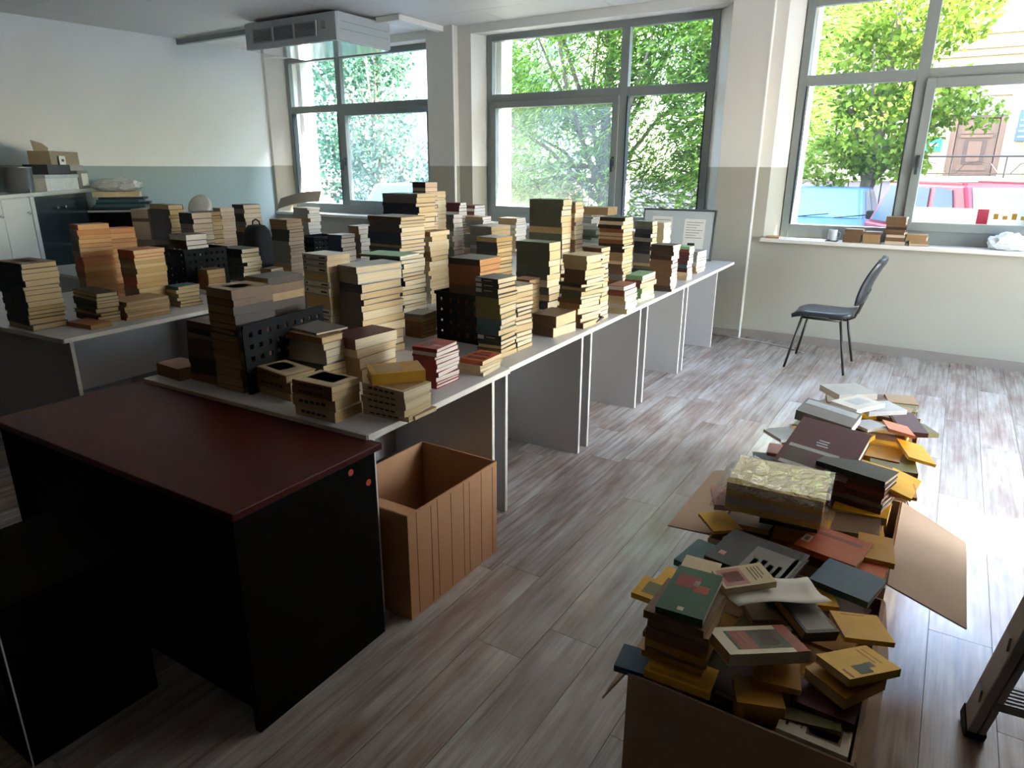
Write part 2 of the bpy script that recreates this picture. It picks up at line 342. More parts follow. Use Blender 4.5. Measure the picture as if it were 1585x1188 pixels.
for i, (a, b_) in enumerate(((-8.36, -5.46), (-4.87, -1.97), (-1.515, 1.36))):
    struct(bx('trim_%d' % (i + 1), M_SILL, a, b_, YW - .055, 6.99, SILLZ - .035, SILLZ, bevel=.006))
# outer white reveals
for i, (x0, x1, k) in enumerate(WX):
    struct(bx('trim_%d' % (i + 4), M_WHITE, x0 - .30, x0 + .06, 7.2, 7.42, .2, 3.5))
struct(bx('wall_outer_head', M_WHITE, -10.5, XR + .3, 7.2, 7.42, 3.05, 3.6))
# ------------------------------------------------------------------ tables
ZT = .745
def table(label, x1, y0, y1, width, py, rz=0., group='grey office tables', set_=.045):
    """x1: right edge at y0; local origin there; py: the two panel positions along y."""
    t = thing('office_table', label, 'table', (x1, y0, 0), rz, group)
    L = y1 - y0
    top = bx('tabletop', M_TOP, -width, 0, 0, L, ZT - .024, ZT, t, .002)
    bx('edge_band', M_EDGE, -.001, .003, .002, L - .002, ZT - .023, ZT - .001, top)
    bx('edge_band', M_EDGE, -width + .002, -.002, -.003, .001, ZT - .023, ZT - .001, top)
    for p in py:
        q = bx('leg_panel', M_GREY, -width + .06, -set_, p - y0 - .010, p - y0 + .010, 0, ZT - .024, t)
        bx('edge_band', M_EDGE, -set_ - .001, -set_ + .003, p - y0 - .0095, p - y0 + .0095, .002, ZT - .026, q)
    bx('modesty_panel', M_GREY, -width / 2 - .009, -width / 2 + .009, py[0] - y0 + .010, py[1] - y0 - .010, .25, ZT - .024, t)
    return t
RZ = math.atan(.035)
def ex(y): return -1.515 - .035 * (y - 1.5)
ROW = [(1.49, 2.405, (1.56, 2.335)), (2.41, 3.345, (2.468, 3.285)), (3.35, 4.262, (3.405, 4.20)), (4.266, 5.222, (4.335, 5.16)), (5.226, 6.60, (5.27, 6.17))]
ORD = ['first', 'second', 'third', 'fourth', 'fifth']
for i, (y0, y1, py) in enumerate(ROW):
    lab = ['grey table nearest the camera, behind the dark desk and cardboard box', 'second grey table of the front row, just past the cardboard box', 'third grey table of the front row under ragged stacks',
           'fourth grey table of the front row, before the pinned board', 'last grey table of the front row, bare end beside the pillar'][i]
    table(lab, ex(y0) + (.012 if i == 0 else 0), y0, y1, 1.22, py, RZ)
table('grey table on the left with its near corner bare', -3.70, 1.60, 2.80, 1.35, (1.66, 2.72), R(4.5))
table('second grey table of the left row under the black crate', -3.80, 2.83, 4.03, 1.35, (2.90, 3.95), R(1))
table('far grey table of the left row below the first window', -3.82, 4.06, 5.50, 1.40, (4.15, 5.40), R(1))
table('grey table filling the gap below the middle window', -2.94, 3.30, 6.30, .84, (3.40, 6.20), R(0))
table('grey table along the green wall under the taped box', -5.32, 2.70, 5.60, 1.25, (2.80, 5.50), R(0))

# ------------------------------------------------------------------ books
def book_geo(w_, d_, t, hard, spine_y=-1):
    """closed book lying flat, spine along x on the -y side; returns (cover bmesh, pages bmesh)."""
    c = min(.0030 if hard else .0013, t * .2); e = .004 if hard else .0012
    cb = bmesh.new(); pb = bmesh.new()
    box(cb, -w_ / 2, w_ / 2, -d_ / 2, d_ / 2, 0, c); box(cb, -w_ / 2, w_ / 2, -d_ / 2, d_ / 2, t - c, t); box(cb, -w_ / 2, w_ / 2, -d_ / 2, -d_ / 2 + c, c, t - c)
    box(pb, -w_ / 2 + e, w_ / 2 - e, -d_ / 2 + c, d_ / 2 - e, c, t - c)
    return cb, pb
def book(loc, rz, w_, d_, t, cm, pg, label, hard=False, group=None, rx=0., ry=0., name='book', prints=(), cat='book'):
    cb, pb = book_geo(w_, d_, t, hard)
    o = obj(name, cb, cm, loc=loc, rot=(rx, ry, rz)); tag(o, label, cat, group)
    obj('pages', pb, pg, o)
    for (u0, v0, u1, v1, m_) in prints:
        bx('cover_print', m_, -w_ / 2 + u0 * w_, -w_ / 2 + u1 * w_, -d_ / 2 + v0 * d_, -d_ / 2 + v1 * d_, t - .0002, t + .0005, o)
    return o
CAMP = Vector((0, 0, 1.58))
BK = []          # every stacked book: placement first, then the largest become objects
ORDI = ['top', 'second', 'third', 'fourth', 'fifth', 'sixth', 'seventh', 'eighth', 'ninth', 'tenth', 'eleventh', 'twelfth', 'thirteenth', 'fourteenth', 'fifteenth', 'sixteenth',
        'seventeenth', 'eighteenth', 'nineteenth', 'twentieth', 'twenty-first', 'twenty-second', 'twenty-third', 'twenty-fourth', 'twenty-fifth', 'twenty-sixth']
def stack(key, px_, py_, h, w_, d_, n, pal, pg, mess, desc, z0=ZT, rot=None):
    rs = random.Random(key)
    ts = [rs.uniform(.7, 1.35) for _ in range(n)]; s = sum(ts); ts = [t * h / s for t in ts]
    base = R(rs.uniform(-4, 4)) if rot is None else rot
    names = PAL[pal].split(); z = z0; drift = 0.; dy = 0.
    run = 0; cur = rs.choice(names)
    for i, t in enumerate(ts):
        if run <= 0: cur = rs.choice(names); run = rs.choice((1, 1, 2, 3, 4)); 
        run -= 1
        k = (0, .5, 1, 1.8)[mess]
        ww = w_ * rs.uniform(1 - .07 * k, 1 + .02 * k); dd = d_ * rs.uniform(1 - .09 * k, 1 + .03 * k)
        drift += rs.uniform(-.006, .006) * k; drift = max(-.016, min(.016, drift)); dy += rs.uniform(-.004, .004) * k
        yaw = base + R(rs.gauss(0, 1.6 + 2.2 * k))
        if rs.random() < .12 and key[0] != 'A': yaw += math.pi
        cx = px_ - w_ / 2 + (w_ - ww) / 2 + drift + rs.uniform(-.003, .003) * k; cy = py_ + d_ / 2 + (dd - d_) / 2 * .5 + max(-.012, min(.012, dy))
        hard = rs.random() < .35
        if key in ('A3', 'A5'): yaw += math.pi / 2; ww, dd = dd, ww
        cname = cur
        if key == 'B12' and i >= n - 4: cname = 'black'
        if key == 'B20' and i == n - 1: cname = 'pale_green'
        if key == 'B10' and i == n - 1: cname = 'red'
        if key == 'B11' and i == n - 1: cname = 'orange'
        if key == 'B24' and i == n - 1: cname = 'pale_green'
        if key == 'B4' and i == n - 1: cname = 'maroon'
        dist = (Vector((cx, cy, z)) - CAMP).length
        kk = n - 1 - i
        if n == 1: lab = '%s book on %s' % (NAMES['cover_' + cname], desc)
        else: lab = '%s book, %s of %s' % (NAMES['cover_' + cname], 'topmost' if kk == 0 else ('bottom' if i == 0 else ORDI[kk] + ' from top'), desc)
        BK.append(dict(key=key, loc=(cx, cy, z), yaw=yaw, w=ww, d=dd, t=t - .0004, c=cname, pg=rs.choice(PAGES[pg]), hard=hard, label=lab, group='books in ' + desc, size=(ww + dd) * t / dist ** 2, top=kk))
        z += t
    return z
STACKS = [
 ('A1', -2.551, 1.505, 0.052, 0.167, 0.11, 1, 'br', 't', 0, 'the near left table corner, lying alone'),
 ('A2', -2.344, 1.547, 0.251, 0.162, 0.119, 10, 'br', 't', 1, 'the dark stack left of the front crate'),
 ('A4', -2.188, 1.532, 0.166, 0.149, 0.121, 8, 'dk', 't', 1, 'the low stack against the front crate'),
 ('A3', -2.315, 1.668, 0.369, 0.161, 0.18, 14, 'br', 't', 0, 'the block rising inside the front crate'),
 ('A5', -2.454, 1.917, 0.372, 0.115, 0.185, 12, 'br', 't', 0, "the stack at the front crate's far end"),
 ('B1', -1.974, 1.585, 0.101, 0.208, 0.131, 3, 'cr', 'c', 1, 'the low pile right of the front crate'),
 ('B2', -1.67, 1.503, 0.13, 0.192, 0.141, 4, 'mxr', 't', 1, 'the pile nearest the dark desk'),
 ('B3', -1.47, 1.642, 0.112, 0.201, 0.147, 5, 'cr', 'c', 1, 'the pile at the near right table corner'),
 ('B4', -1.938, 1.897, 0.178, 0.152, 0.232, 4, 'mxr', 'c', 1, 'the pile below the tall white-paged stack'),
 ('B4b', -2.006, 1.781, 0.199, 0.239, 0.115, 7, 'gr', 'c', 1, 'the pile with the loose grey cover'),
 ('B5L', -2.293, 2.108, 0.465, 0.172, 0.131, 15, 'lab', 'c', 0, 'the stack with labelled grey spines'),
 ('B5R', -2.143, 2.148, 0.42, 0.144, 0.26, 12, 'grw', 'c', 1, 'the broad white-paged stack at table centre'),
 ('B6', -2.601, 2.946, 0.571, 0.258, 0.204, 24, 'bl', 'c', 1, 'the tallest leaning stack on the front tables'),
 ('B6b', -3.096, 3.654, 0.666, 0.3, 0.219, 19, 'bl', 'c', 1, 'the broad blue stack behind the tallest one'),
 ('B7', -3.247, 3.954, 0.735, 0.126, 0.133, 26, 'dk', 'p', 0, 'the stack reaching highest against the grey pillar'),
 ('B7b', -3.42, 4.298, 0.66, 0.115, 0.11, 24, 'cr', 'c', 0, 'the pale stack touching the highest one'),
 ('B8', -2.75, 3.369, 0.452, 0.115, 0.206, 16, 'cr', 'c', 2, 'the zigzag stack left of the holed crate'),
 ('B9', -2.2, 2.609, 0.124, 0.115, 0.13, 6, 'br', 't', 1, 'the short stack left of the holed crate'),
 ('B10', -1.619, 1.995, 0.164, 0.115, 0.156, 10, 'rd', 'w', 1, 'the red stack with white pages'),
 ('B11', -1.567, 2.228, 0.068, 0.115, 0.163, 4, 'mxr', 'c', 1, 'the low pile topped by an orange cover'),
 ('B12', -1.652, 2.499, 0.367, 0.128, 0.154, 16, 'mxd', 'c', 1, 'the stack right of the holed crate'),
 ('B13', -1.655, 2.659, 0.312, 0.115, 0.14, 13, 'br', 'c', 1, 'the stack tucked behind the black-topped one'),
 ('B13b', -1.889, 3.156, 0.258, 0.115, 0.11, 10, 'br', 't', 1, 'the short stack between two taller ones'),
 ('B14', -1.636, 3.001, 0.112, 0.149, 0.213, 2, 'br', 'c', 1, 'the pair of thick books at table edge'),
 ('B15', -2.018, 3.609, 0.408, 0.242, 0.139, 9, 'gn', 'c', 1, 'the wide stack of large grey-green volumes'),
 ('B16', -2.317, 4.31, 0.627, 0.272, 0.138, 17, 'gn', 'c', 0, 'the square grey block below the middle window'),
 ('B16b', -2.286, 4.454, 0.606, 0.115, 0.133, 20, 'br', 'c', 1, 'the column right of the grey block'),
 ('B17', -1.607, 3.268, 0.395, 0.154, 0.201, 16, 'mxb', 'c', 3, "the ragged stack at the third table's edge"),
 ('B18', -1.626, 3.513, 0.412, 0.115, 0.11, 16, 'br', 'c', 1, 'the slim column behind the ragged stack'),
 ('B19', -1.57, 3.746, 0.171, 0.115, 0.197, 6, 'rdb', 'w', 2, 'the low pale-paged pile past the ragged stack'),
 ('B20', -1.641, 4.141, 0.177, 0.115, 0.26, 6, 'grn', 'c', 1, 'the low pile with a green cover'),
 ('B21', -1.907, 4.457, 0.513, 0.189, 0.183, 21, 'br', 'c', 1, 'the tall curved stack before the pinned board'),
 ('B22', -1.878, 4.884, 0.463, 0.14, 0.11, 17, 'gn', 'c', 1, 'the dark column right of the curved stack'),
 ('B23', -1.628, 4.646, 0.326, 0.167, 0.151, 13, 'br', 'w', 1, "the stack on the fourth table's edge"),
 ('B24', -1.69, 5.237, 0.26, 0.115, 0.11, 10, 'mx', 'w', 1, "the multicoloured stack near the row's end"),
 ('B25', -1.736, 5.619, 0.181, 0.115, 0.22, 7, 'gr', 'w', 1, 'the last stack of the front row'),
 ('B27', -2.405, 3.35, 0.327, 0.185, 0.149, 12, 'br', 'o', 0, 'the brown stack above the holed crate'),
 ('B28', -2.666, 4.008, 0.371, 0.178, 0.196, 14, 'nv', 't', 0, 'the navy stack behind the brown one'),
 ('B29', -3.122, 4.628, 0.384, 0.225, 0.26, 10, 'gr', 't', 0, 'the thick grey volumes below the middle window'),
 ('B30', -3.485, 4.6, 0.467, 0.158, 0.126, 13, 'gr', 'w', 1, 'the stack in front of the grey pillar'),
 ('B31', -3.394, 4.755, 0.304, 0.115, 0.11, 11, 'gr', 'p', 1, 'the pinkish stack beside the grey volumes'),
 ('B32', -1.979, 5.409, 0.418, 0.115, 0.169, 14, 'cr', 'w', 1, 'the pale stack before the pinned board'),
 ('C1', -4.01, 1.595, 0.352, 0.27, 0.182, 13, 'dk', 't', 1, "the tall stack at the photo's left edge"),
 ('C2', -3.893, 1.893, 0.168, 0.289, 0.12, 8, 'dk', 't', 1, 'the curling pile on the left tables'),
 ('C3', -3.848, 2.013, 0.106, 0.192, 0.26, 7, 'or', 't', 1, 'the ragged low pile on the left tables'),
 ('C4', -3.797, 1.773, 0.025, 0.211, 0.12, 1, 'br', 't', 0, "the left tables' front edge, lying alone"),
 ('C5', -4.541, 2.165, 0.489, 0.115, 0.193, 17, 'or', 'o', 1, 'the orange-edged tower on the left tables'),
 ('C6', -4.566, 2.363, 0.451, 0.115, 0.186, 15, 'or', 'o', 1, 'the orange block right of the tower'),
 ('C7', -4.083, 2.224, 0.357, 0.159, 0.199, 14, 'or', 't', 1, 'the swaying tan stack on the left tables'),
 ('C8', -3.95, 2.41, 0.129, 0.127, 0.151, 6, 'mxd', 't', 2, 'the low pile beside the left black crate'),
 ('C10', -5.082, 3.288, 0.483, 0.17, 0.176, 14, 'dk', 'p', 0, 'the stack behind the left black crate'),
 ('C11', -5.567, 3.406, 0.527, 0.3, 0.13, 13, 'dk', 't', 0, 'the dark block below the green wall'),
 ('C13', -5.879, 4.106, 0.46, 0.134, 0.147, 15, 'gr', 'p', 1, 'the curved pile below the green wall'),
 ('C14', -5.825, 4.33, 0.483, 0.186, 0.192, 13, 'gr', 'p', 0, "the square stack near the room's corner"),
 ('C16', -4.48, 3.266, 0.243, 0.275, 0.169, 8, 'gn', 'c', 1, 'the greenish stack right of the left crate'),
 ('C17', -4.34, 2.875, 0.145, 0.126, 0.135, 4, 'br', 't', 0, 'the small brown pile before the greenish stack'),
 ('C18', -4.344, 3.586, 0.447, 0.188, 0.162, 16, 'gr', 'p', 1, 'the tall pinkish stack below the first window'),
 ('C19', -5.337, 4.669, 0.454, 0.205, 0.167, 15, 'gr', 'w', 2, 'the grey heap below the first window'),
 ('C21', -4.493, 4.291, 0.269, 0.171, 0.178, 7, 'nv', 'p', 1, 'the short stack by the far crate'),
 ('C23', -4.74, 4.776, 0.303, 0.158, 0.208, 8, 'gr', 'w', 1, 'the stack behind the open volume'),
 ('C24', -4.365, 3.416, 0.089, 0.115, 0.129, 4, 'or', 'c', 2, 'the little pile beside the pinkish stack'),
 ('D1', -4.026, 5.392, 0.514, 0.151, 0.135, 17, 'rd', 'w', 1, 'the red-topped stack right of the grey pillar'),
 ('D2', -3.782, 5.44, 0.389, 0.197, 0.18, 16, 'gr', 'w', 2, 'the loose grey pile left of the middle window'),
 ('D3', -3.622, 5.797, 0.364, 0.216, 0.195, 15, 'cr', 'w', 2, 'the pale pile under the middle window sill'),
 ('D4', -4.327, 6.065, 0.454, 0.16, 0.212, 15, 'mxr', 'w', 1, 'the pile directly below the bright reveal'),
 ('D5', -4.926, 5.151, 0.257, 0.169, 0.202, 10, 'cr', 'w', 1, 'the small pale pile below the first window'),
]

FIX = {'A3': (-2.205, 1.545, .40, .16, .18), 'A2': (-2.385, 1.55, .25, .16, .12), 'A5': (-2.33, 1.80, .40, .14, .19), 'B27': (-1.91, 2.715, .41, .19, .19)}
TOPZ = {}
for (key, px_, py_, h, w_, d_, n, pal, pg, mess, desc) in STACKS:
    if key == 'A4': continue
    if key in FIX: px_, py_, h, w_, d_ = FIX[key]
    TOPZ[key] = stack(key, px_, py_, h, w_, d_, n, pal, pg, mess, desc)
# window sill stacks
for key, x, h, n, ww, desc in (('S1', -.67, .115, 5, .145, 'the sill stack beside the mug'), ('S2', -.52, .10, 4, .135, 'the low second sill stack'), ('S3', -.325, .235, 10, .155, 'the tallest sill stack'), ('S4', -.15, .095, 4, .15, 'the sill stack nearest the plastic bag')):
    stack(key, x, 6.79, h, ww, .13, n, 'br' if key != 'S4' else 'gr', 'p', 2, desc, z0=SILLZ)
# books on top of the left crate
stack('K3', -4.56, 2.88, .10, .20, .17, 3, 'rdb', 'w', 1, 'the three lying on the left black crate', z0=ZT + .272)
ALWAYS = ('S1', 'S2', 'S3', 'S4', 'K3')
fixed = [b for b in BK if b['key'] in ALWAYS]
rank = sorted((b for b in BK if b['key'] not in ALWAYS), key=lambda b: -b['size'] * (1.6 if b['top'] == 0 else 1) * (1.0 if b['loc'][0] > -3.6 or b['key'] in ('C1', 'C7', 'C5', 'C3') else .8))
NIND = 235
TOPPR = {'A3': ((.04, .06, .96, .94, CV['tan']), (.2, .2, .7, .7, CV['olive'])), 'B1': ((.05, .06, .95, .94, CV['cream']), (.12, .2, .6, .8, CV['dark_brown']), (.66, .2, .70, .8, CV['brown']), (.76, .2, .80, .8, CV['brown'])),
         'B2': ((.03, .04, .97, .96, CV['cream']), (.14, .3, .82, .9, CV['dark_brown'])), 'C1': ((.05, .05, .95, .95, CV['tan']), (.2, .3, .75, .7, CV['dark_brown'])), 'B10': ((.1, .2, .5, .7, CV['maroon']), (.55, .3, .9, .42, CV['pink'])),
         'B11': ((.1, .15, .9, .35, CV['maroon']), (.1, .5, .8, .66, CV['maroon']), (.2, .74, .7, .86, CV['maroon'])), 'B3': ((.1, .1, .9, .9, CV['tan']),)}
big, small = fixed + rank[:NIND], rank[NIND:]
for b in big:
    pr = ()
    if b['top'] == 0 and b['key'] in TOPPR: pr = TOPPR[b['key']]
    o = book(b['loc'], b['yaw'], b['w'], b['d'], b['t'], CV[b['c']], b['pg'], b['label'], b['hard'], b['group'], prints=pr)
    if b['key'] == 'B5L':   # printed spine labels
        w2, t2, d2 = b['w'], b['t'], b['d']
        bx('spine_label', CV['white'], -w2 * .46, w2 * .47, -d2 / 2 - .0006, -d2 / 2 + .0002, t2 * .2, t2 * .86, o)
        bx('spine_mark', CV['charcoal'], w2 * .18, w2 * .42, -d2 / 2 - .0010, -d2 / 2 - .0004, t2 * .38, t2 * .62, o)
        bx('spine_mark', CV['charcoal'], -w2 * .42, -w2 * .36, -d2 / 2 - .0010, -d2 / 2 - .0004, t2 * .36, t2 * .66, o)
    elif b['key'] in ('B1', 'B2', 'B3') and b['c'] in ('cream', 'ivory', 'tan', 'brick_red'):
        w2, t2, d2 = b['w'], b['t'], b['d']
        for k in range(5): bx('spine_mark', CV['dark_brown'], -w2 * .34 + k * w2 * .13, -w2 * .34 + k * w2 * .13 + w2 * .09, -d2 / 2 - .0008, -d2 / 2 - .0001, t2 * .36, t2 * .62, o)
    elif b['key'] == 'B12' and b['c'] == 'black':
        w2, t2, d2 = b['w'], b['t'], b['d']
        bx('spine_label', CV['silver'], -w2 * .48, -w2 * .22, -d2 / 2 - .0006, -d2 / 2 + .0002, t2 * .15, t2 * .85, o)
        bx('spine_mark', CV['pale_grey'], -w2 * .12, w2 * .25, -d2 / 2 - .0010, -d2 / 2 - .0004, t2 * .42, t2 * .6, o)
def merged(name, items, label, cat):
    vs, fs, mi, ml = [], [], [], []
    def mid(m_):
        if m_ not in ml: ml.append(m_)
        return ml.index(m_)
    F6 = ((0, 3, 2, 1), (4, 5, 6, 7), (0, 1, 5, 4), (1, 2, 6, 5), (2, 3, 7, 6), (3, 0, 4, 7))
    for b in items:
        mt = Matrix.Translation(b['loc']) @ Matrix.Rotation(b['yaw'], 4, 'Z')
        if 'rx' in b: mt = mt @ Matrix.Rotation(b['rx'], 4, 'X')
        w_, d_, t = b['w'], b['d'], b['t']; c = min(.003 if b['hard'] else .0013, t * .2); e = .004 if b['hard'] else .0012
        for (x0, x1, y0, y1, z0, z1, m_) in ((-w_ / 2, w_ / 2, -d_ / 2, d_ / 2, 0, c, CV[b['c']]), (-w_ / 2, w_ / 2, -d_ / 2, d_ / 2, t - c, t, CV[b['c']]),
                                            (-w_ / 2, w_ / 2, -d_ / 2, -d_ / 2 + c, c, t - c, CV[b['c']]), (-w_ / 2 + e, w_ / 2 - e, -d_ / 2 + c, d_ / 2 - e, c, t - c, b['pg'])):
            k = len(vs)
            vs += [tuple(mt @ Vector(v)) for v in ((x0, y0, z0), (x1, y0, z0), (x1, y1, z0), (x0, y1, z0), (x0, y0, z1), (x1, y0, z1), (x1, y1, z1), (x0, y1, z1))]
            fs += [tuple(k + i for i in f) for f in F6]; mi += [mid(m_)] * 6
    me = bpy.data.meshes.new(name); me.from_pydata(vs, [], fs)
    for m_ in ml: me.materials.append(m_)
    me.polygons.foreach_set('material_index', mi); me.update()
    o = bpy.data.objects.new(name, me); C.objects.link(o); tag(o, label, cat); o['kind'] = 'stuff'; return o

# extra books lying on the front row
book((-1.60, 1.745, ZT + .114), R(52), .19, .135, .040, CV['ochre'], PAGES['c'][0], 'thick tan-yellow book overhanging the near right corner pile', True, None, prints=((.1, .15, .62, .85, CV['tan']),))
book((-2.02, 2.20, ZT + .475), R(8), .21, .15, .010, CV['pale_green'], PAGES['w'][0], 'shiny pale booklet on top of the labelled grey stack')
book((-2.15, 1.88, ZT + .202), R(-6), .22, .155, .008, CV['grey'], PAGES['c'][0], 'loose grey cover lying on the pile beside the front crate wall')
book((-1.49, 1.74, ZT + .001), R(0), .06, .12, .014, CV['tan'], PAGES['c'][1], 'small tan booklet peeking out under the red stack pile')
book((-1.66, 3.42, ZT + .001), R(70), .16, .11, .008, CV['charcoal'], PAGES['c'][0], 'bent grey booklet poking out below the slim column', False, None, 0, R(-20))
# open volume on the far left tables
t = thing('open_book', 'large open book lying on the far left tables', 'book', (-4.82, 4.30, ZT + .055), R(12))
for s in (-1, 1):
    b_ = bmesh.new()
    prof = [(0, .012), (.03, .024), (.08, .028), (.15, .022), (.21, .012), (.21, 0), (0, 0)]
    a = [b_.verts.new((s * x_, -.14, z_)) for x_, z_ in prof]; c_ = [b_.verts.new((s * x_, .14, z_)) for x_, z_ in prof]
    b_.faces.new(a); b_.faces.new(c_[::-1])
    for i in range(len(prof)): b_.faces.new((a[i], a[(i + 1) % len(prof)], c_[(i + 1) % len(prof)], c_[i]))
    obj('page_block', b_, PAGES['w'][0], t)
bx('cover', CV['grey'], -.22, .22, -.146, .146, -.004, 0, t)
for i, (cn, z_) in enumerate((('grey', 0), ('navy', .027))):
    book((-4.82, 4.30, ZT + z_), R(10 + 3 * i), .30, .24, .0265, CV[cn], PAGES['p'][0], '%s volume %s the large open book' % (cn, ('lowest beneath', 'directly beneath')[i]), True)

# ------------------------------------------------------------------ crates
def lattice(bm, w_, h, nx, ny, rim, th, mtx):
    """perforated panel in local xz, thickness th along y"""
    cw = (w_ - 2 * rim) / nx; chh = (h - 2 * rim) / ny; hs = .40
    box(bm, 0, rim, 0, th, 0, h, mtx); box(bm, w_ - rim, w_, 0, th, 0, h, mtx)
    box(bm, rim, w_ - rim, 0, th, 0, rim, mtx); box(bm, rim, w_ - rim, 0, th, h - rim, h, mtx)
    for i in range(nx):
        x0 = rim + i * cw
        for j in range(ny):
            z0 = rim + j * chh; a = cw * (1 - hs) / 2; b2 = chh * (1 - hs) / 2
            box(bm, x0, x0 + a, 0, th, z0, z0 + chh, mtx); box(bm, x0 + cw - a, x0 + cw, 0, th, z0, z0 + chh, mtx)
            box(bm, x0 + a, x0 + cw - a, 0, th, z0, z0 + b2, mtx); box(bm, x0 + a, x0 + cw - a, 0, th, z0 + chh - b2, z0 + chh, mtx)
def crate(label, x0, y0, lx, ly, h, rz=0., nx=5, ny=4):
    t = thing('plastic_crate', label, 'crate', (x0, y0, ZT), rz, 'black perforated crates among the books')
    for (ox, oy, a, L) in ((0, 0, 0, lx), (0, ly - .004, 0, lx), (.004, 0, 90, ly), (lx, 0, 90, ly)):
        b_ = bmesh.new(); lattice(b_, L, h, max(2, round(nx * L / lx)), ny, .012, .004, Matrix.Translation((ox, oy, 0)) @ Matrix.Rotation(R(a), 4, 'Z'))
        obj('crate_wall', b_, M_BLACK, t)
    bx('crate_base', M_BLACK, .004, lx - .004, .004, ly - .004, 0, .004, t)
    rim = bmesh.new()
    box(rim, -.006, lx + .006, -.006, .002, h - .014, h + .002); box(rim, -.006, lx + .006, ly - .002, ly + .006, h - .014, h + .002)
    box(rim, -.006, .002, .002, ly - .002, h - .014, h + .002); box(rim, lx - .002, lx + .006, .002, ly - .002, h - .014, h + .002)
    obj('crate_rim', rim, M_BLACK, t)
    return t
crate('black crate with square holes around the brown stack at table middle', -2.145, 2.665, .285, .28, .245, R(-2), 5, 4)
crate('black crate on the left tables with books lying on top', -5.0, 2.84, .46, .34, .27, R(0), 9, 5)
crate('black crate on the far left tables below the first window', -5.16, 4.36, .24, .32, .22, R(0), 5, 4)
t = thing('crate_wall_panel', 'black perforated crate wall standing upright beside the brown books', 'crate panel', (-2.176, 1.55, ZT), R(98))
b_ = bmesh.new(); lattice(b_, .46, .265, 9, 5, .014, .006, Matrix.Identity(4)); obj('panel', b_, M_BLACK, t)
b_ = bmesh.new(); box(b_, 0, .46, -.006, 0, .255, .27); box(b_, 0, .46, -.012, 0, 0, .012); obj('panel_rim', b_, M_BLACK, t)
# dark soft bag between the left stacks
b_ = bmesh.new()
prof = [(.10, .085, 0), (.115, .10, .06), (.115, .10, .22), (.10, .085, .32), (.07, .055, .365), (.02, .02, .375)]
rings = [[b_.verts.new((a * math.copysign(abs(math.cos(q)) ** .6, math.cos(q)), b2 * math.copysign(abs(math.sin(q)) ** .6, math.sin(q)), z_)) for q in [2 * math.pi * k / 20 for k in range(20)]] for a, b2, z_ in prof]
for A, B in zip(rings, rings[1:]):
    for k in range(20): b_.faces.new((A[k], A[(k + 1) % 20], B[(k + 1) % 20], B[k]))
b_.faces.new(rings[0][::-1]); b_.faces.new(rings[-1])
bag = obj('black_bag', b_, mat('bag_cloth', '#15181f', .7, .2, 30), None, smooth=True, loc=(-4.95, 3.78, ZT)); tag(bag, 'dark rounded bag standing between stacks on the left tables', 'bag')
bm = bmesh.new(); tube(bm, [(-.05, 0, .36), (-.04, 0, .40), (0, 0, .415), (.04, 0, .40), (.05, 0, .36)], .006, 8); obj('bag_handle', bm, M_BLACK, bag, smooth=True)

# ------------------------------------------------------------------ files, board and sheets at the far end
t = thing('document_pile', 'untidy pile of files and papers below the middle window', 'papers', (-2.95, 6.0, ZT))
rs = random.Random(5); z_ = 0
for i in range(15):
    hh = rs.uniform(.014, .045); L = rs.uniform(.28, .44); W_ = rs.uniform(.2, .3)
    bx('folder' if i % 3 else 'paper_sheaf', [CV['pale_grey'], M_PAPER, CV['grey_green'], M_PAPER, CV['brown'], CV['silver']][rs.randrange(6)], -L / 2, L / 2, -W_ / 2, W_ / 2, z_, z_ + hh * .93, t,
       mtx=Matrix.Rotation(R(rs.uniform(-14, 14)), 4, 'Z') @ Matrix.Translation((rs.uniform(-.04, .04), rs.uniform(-.03, .03), 0)))
    z_ += hh
bx('folder_box', CV['tan'], -.02, .26, -.13, .08, z_, z_ + .07, t); bx('paper_sheaf', CV['pale_green'], -.30, -.05, -.12, .08, z_, z_ + .012, t, mtx=Matrix.Rotation(R(-9), 4, 'Y') @ Matrix.Rotation(R(10), 4, 'Z'))
t = thing('notice_board', 'grey framed board with pinned sheets leaning at the window', 'board', (-2.60, 6.46, ZT), R(3)); t.rotation_euler = (R(-9), 0, R(3))
bx('board_back', mat('board_grey', '#b4b9bb', .5, .04), .015, .70, 0, .008, .02, .46, t)
for a in ((0, .715, -.006, .016, .455, .475), (0, .715, -.006, .016, 0, .02)): bx('board_frame', M_ALU, *a, t, .003)
for a in ((0, .018, -.006, .016, .02, .455), (.697, .715, -.006, .016, .02, .455)): bx('board_frame', M_ALU, *a, t, .003)
for x0, x1, z0, z1, a in ((.10, .30, .10, .40, 7), (.42, .62, .10, .385, -1)):
    s_ = bx('notice_sheet', M_PAPER, x0, x1, -.0016, -.0002, z0, z1, t)
    for i in range(7): bx('text_line', CV['grey'], x0 + .02, x1 - .02 - .03 * (i % 3), -.0022, -.0014, z1 - .035 - i * .024, z1 - .030 - i * .024, s_)
    bx('sheet_picture', CV['charcoal'], x0 + .05, x0 + .12, -.0022, -.0014, z0 + .02, z0 + .06, s_)
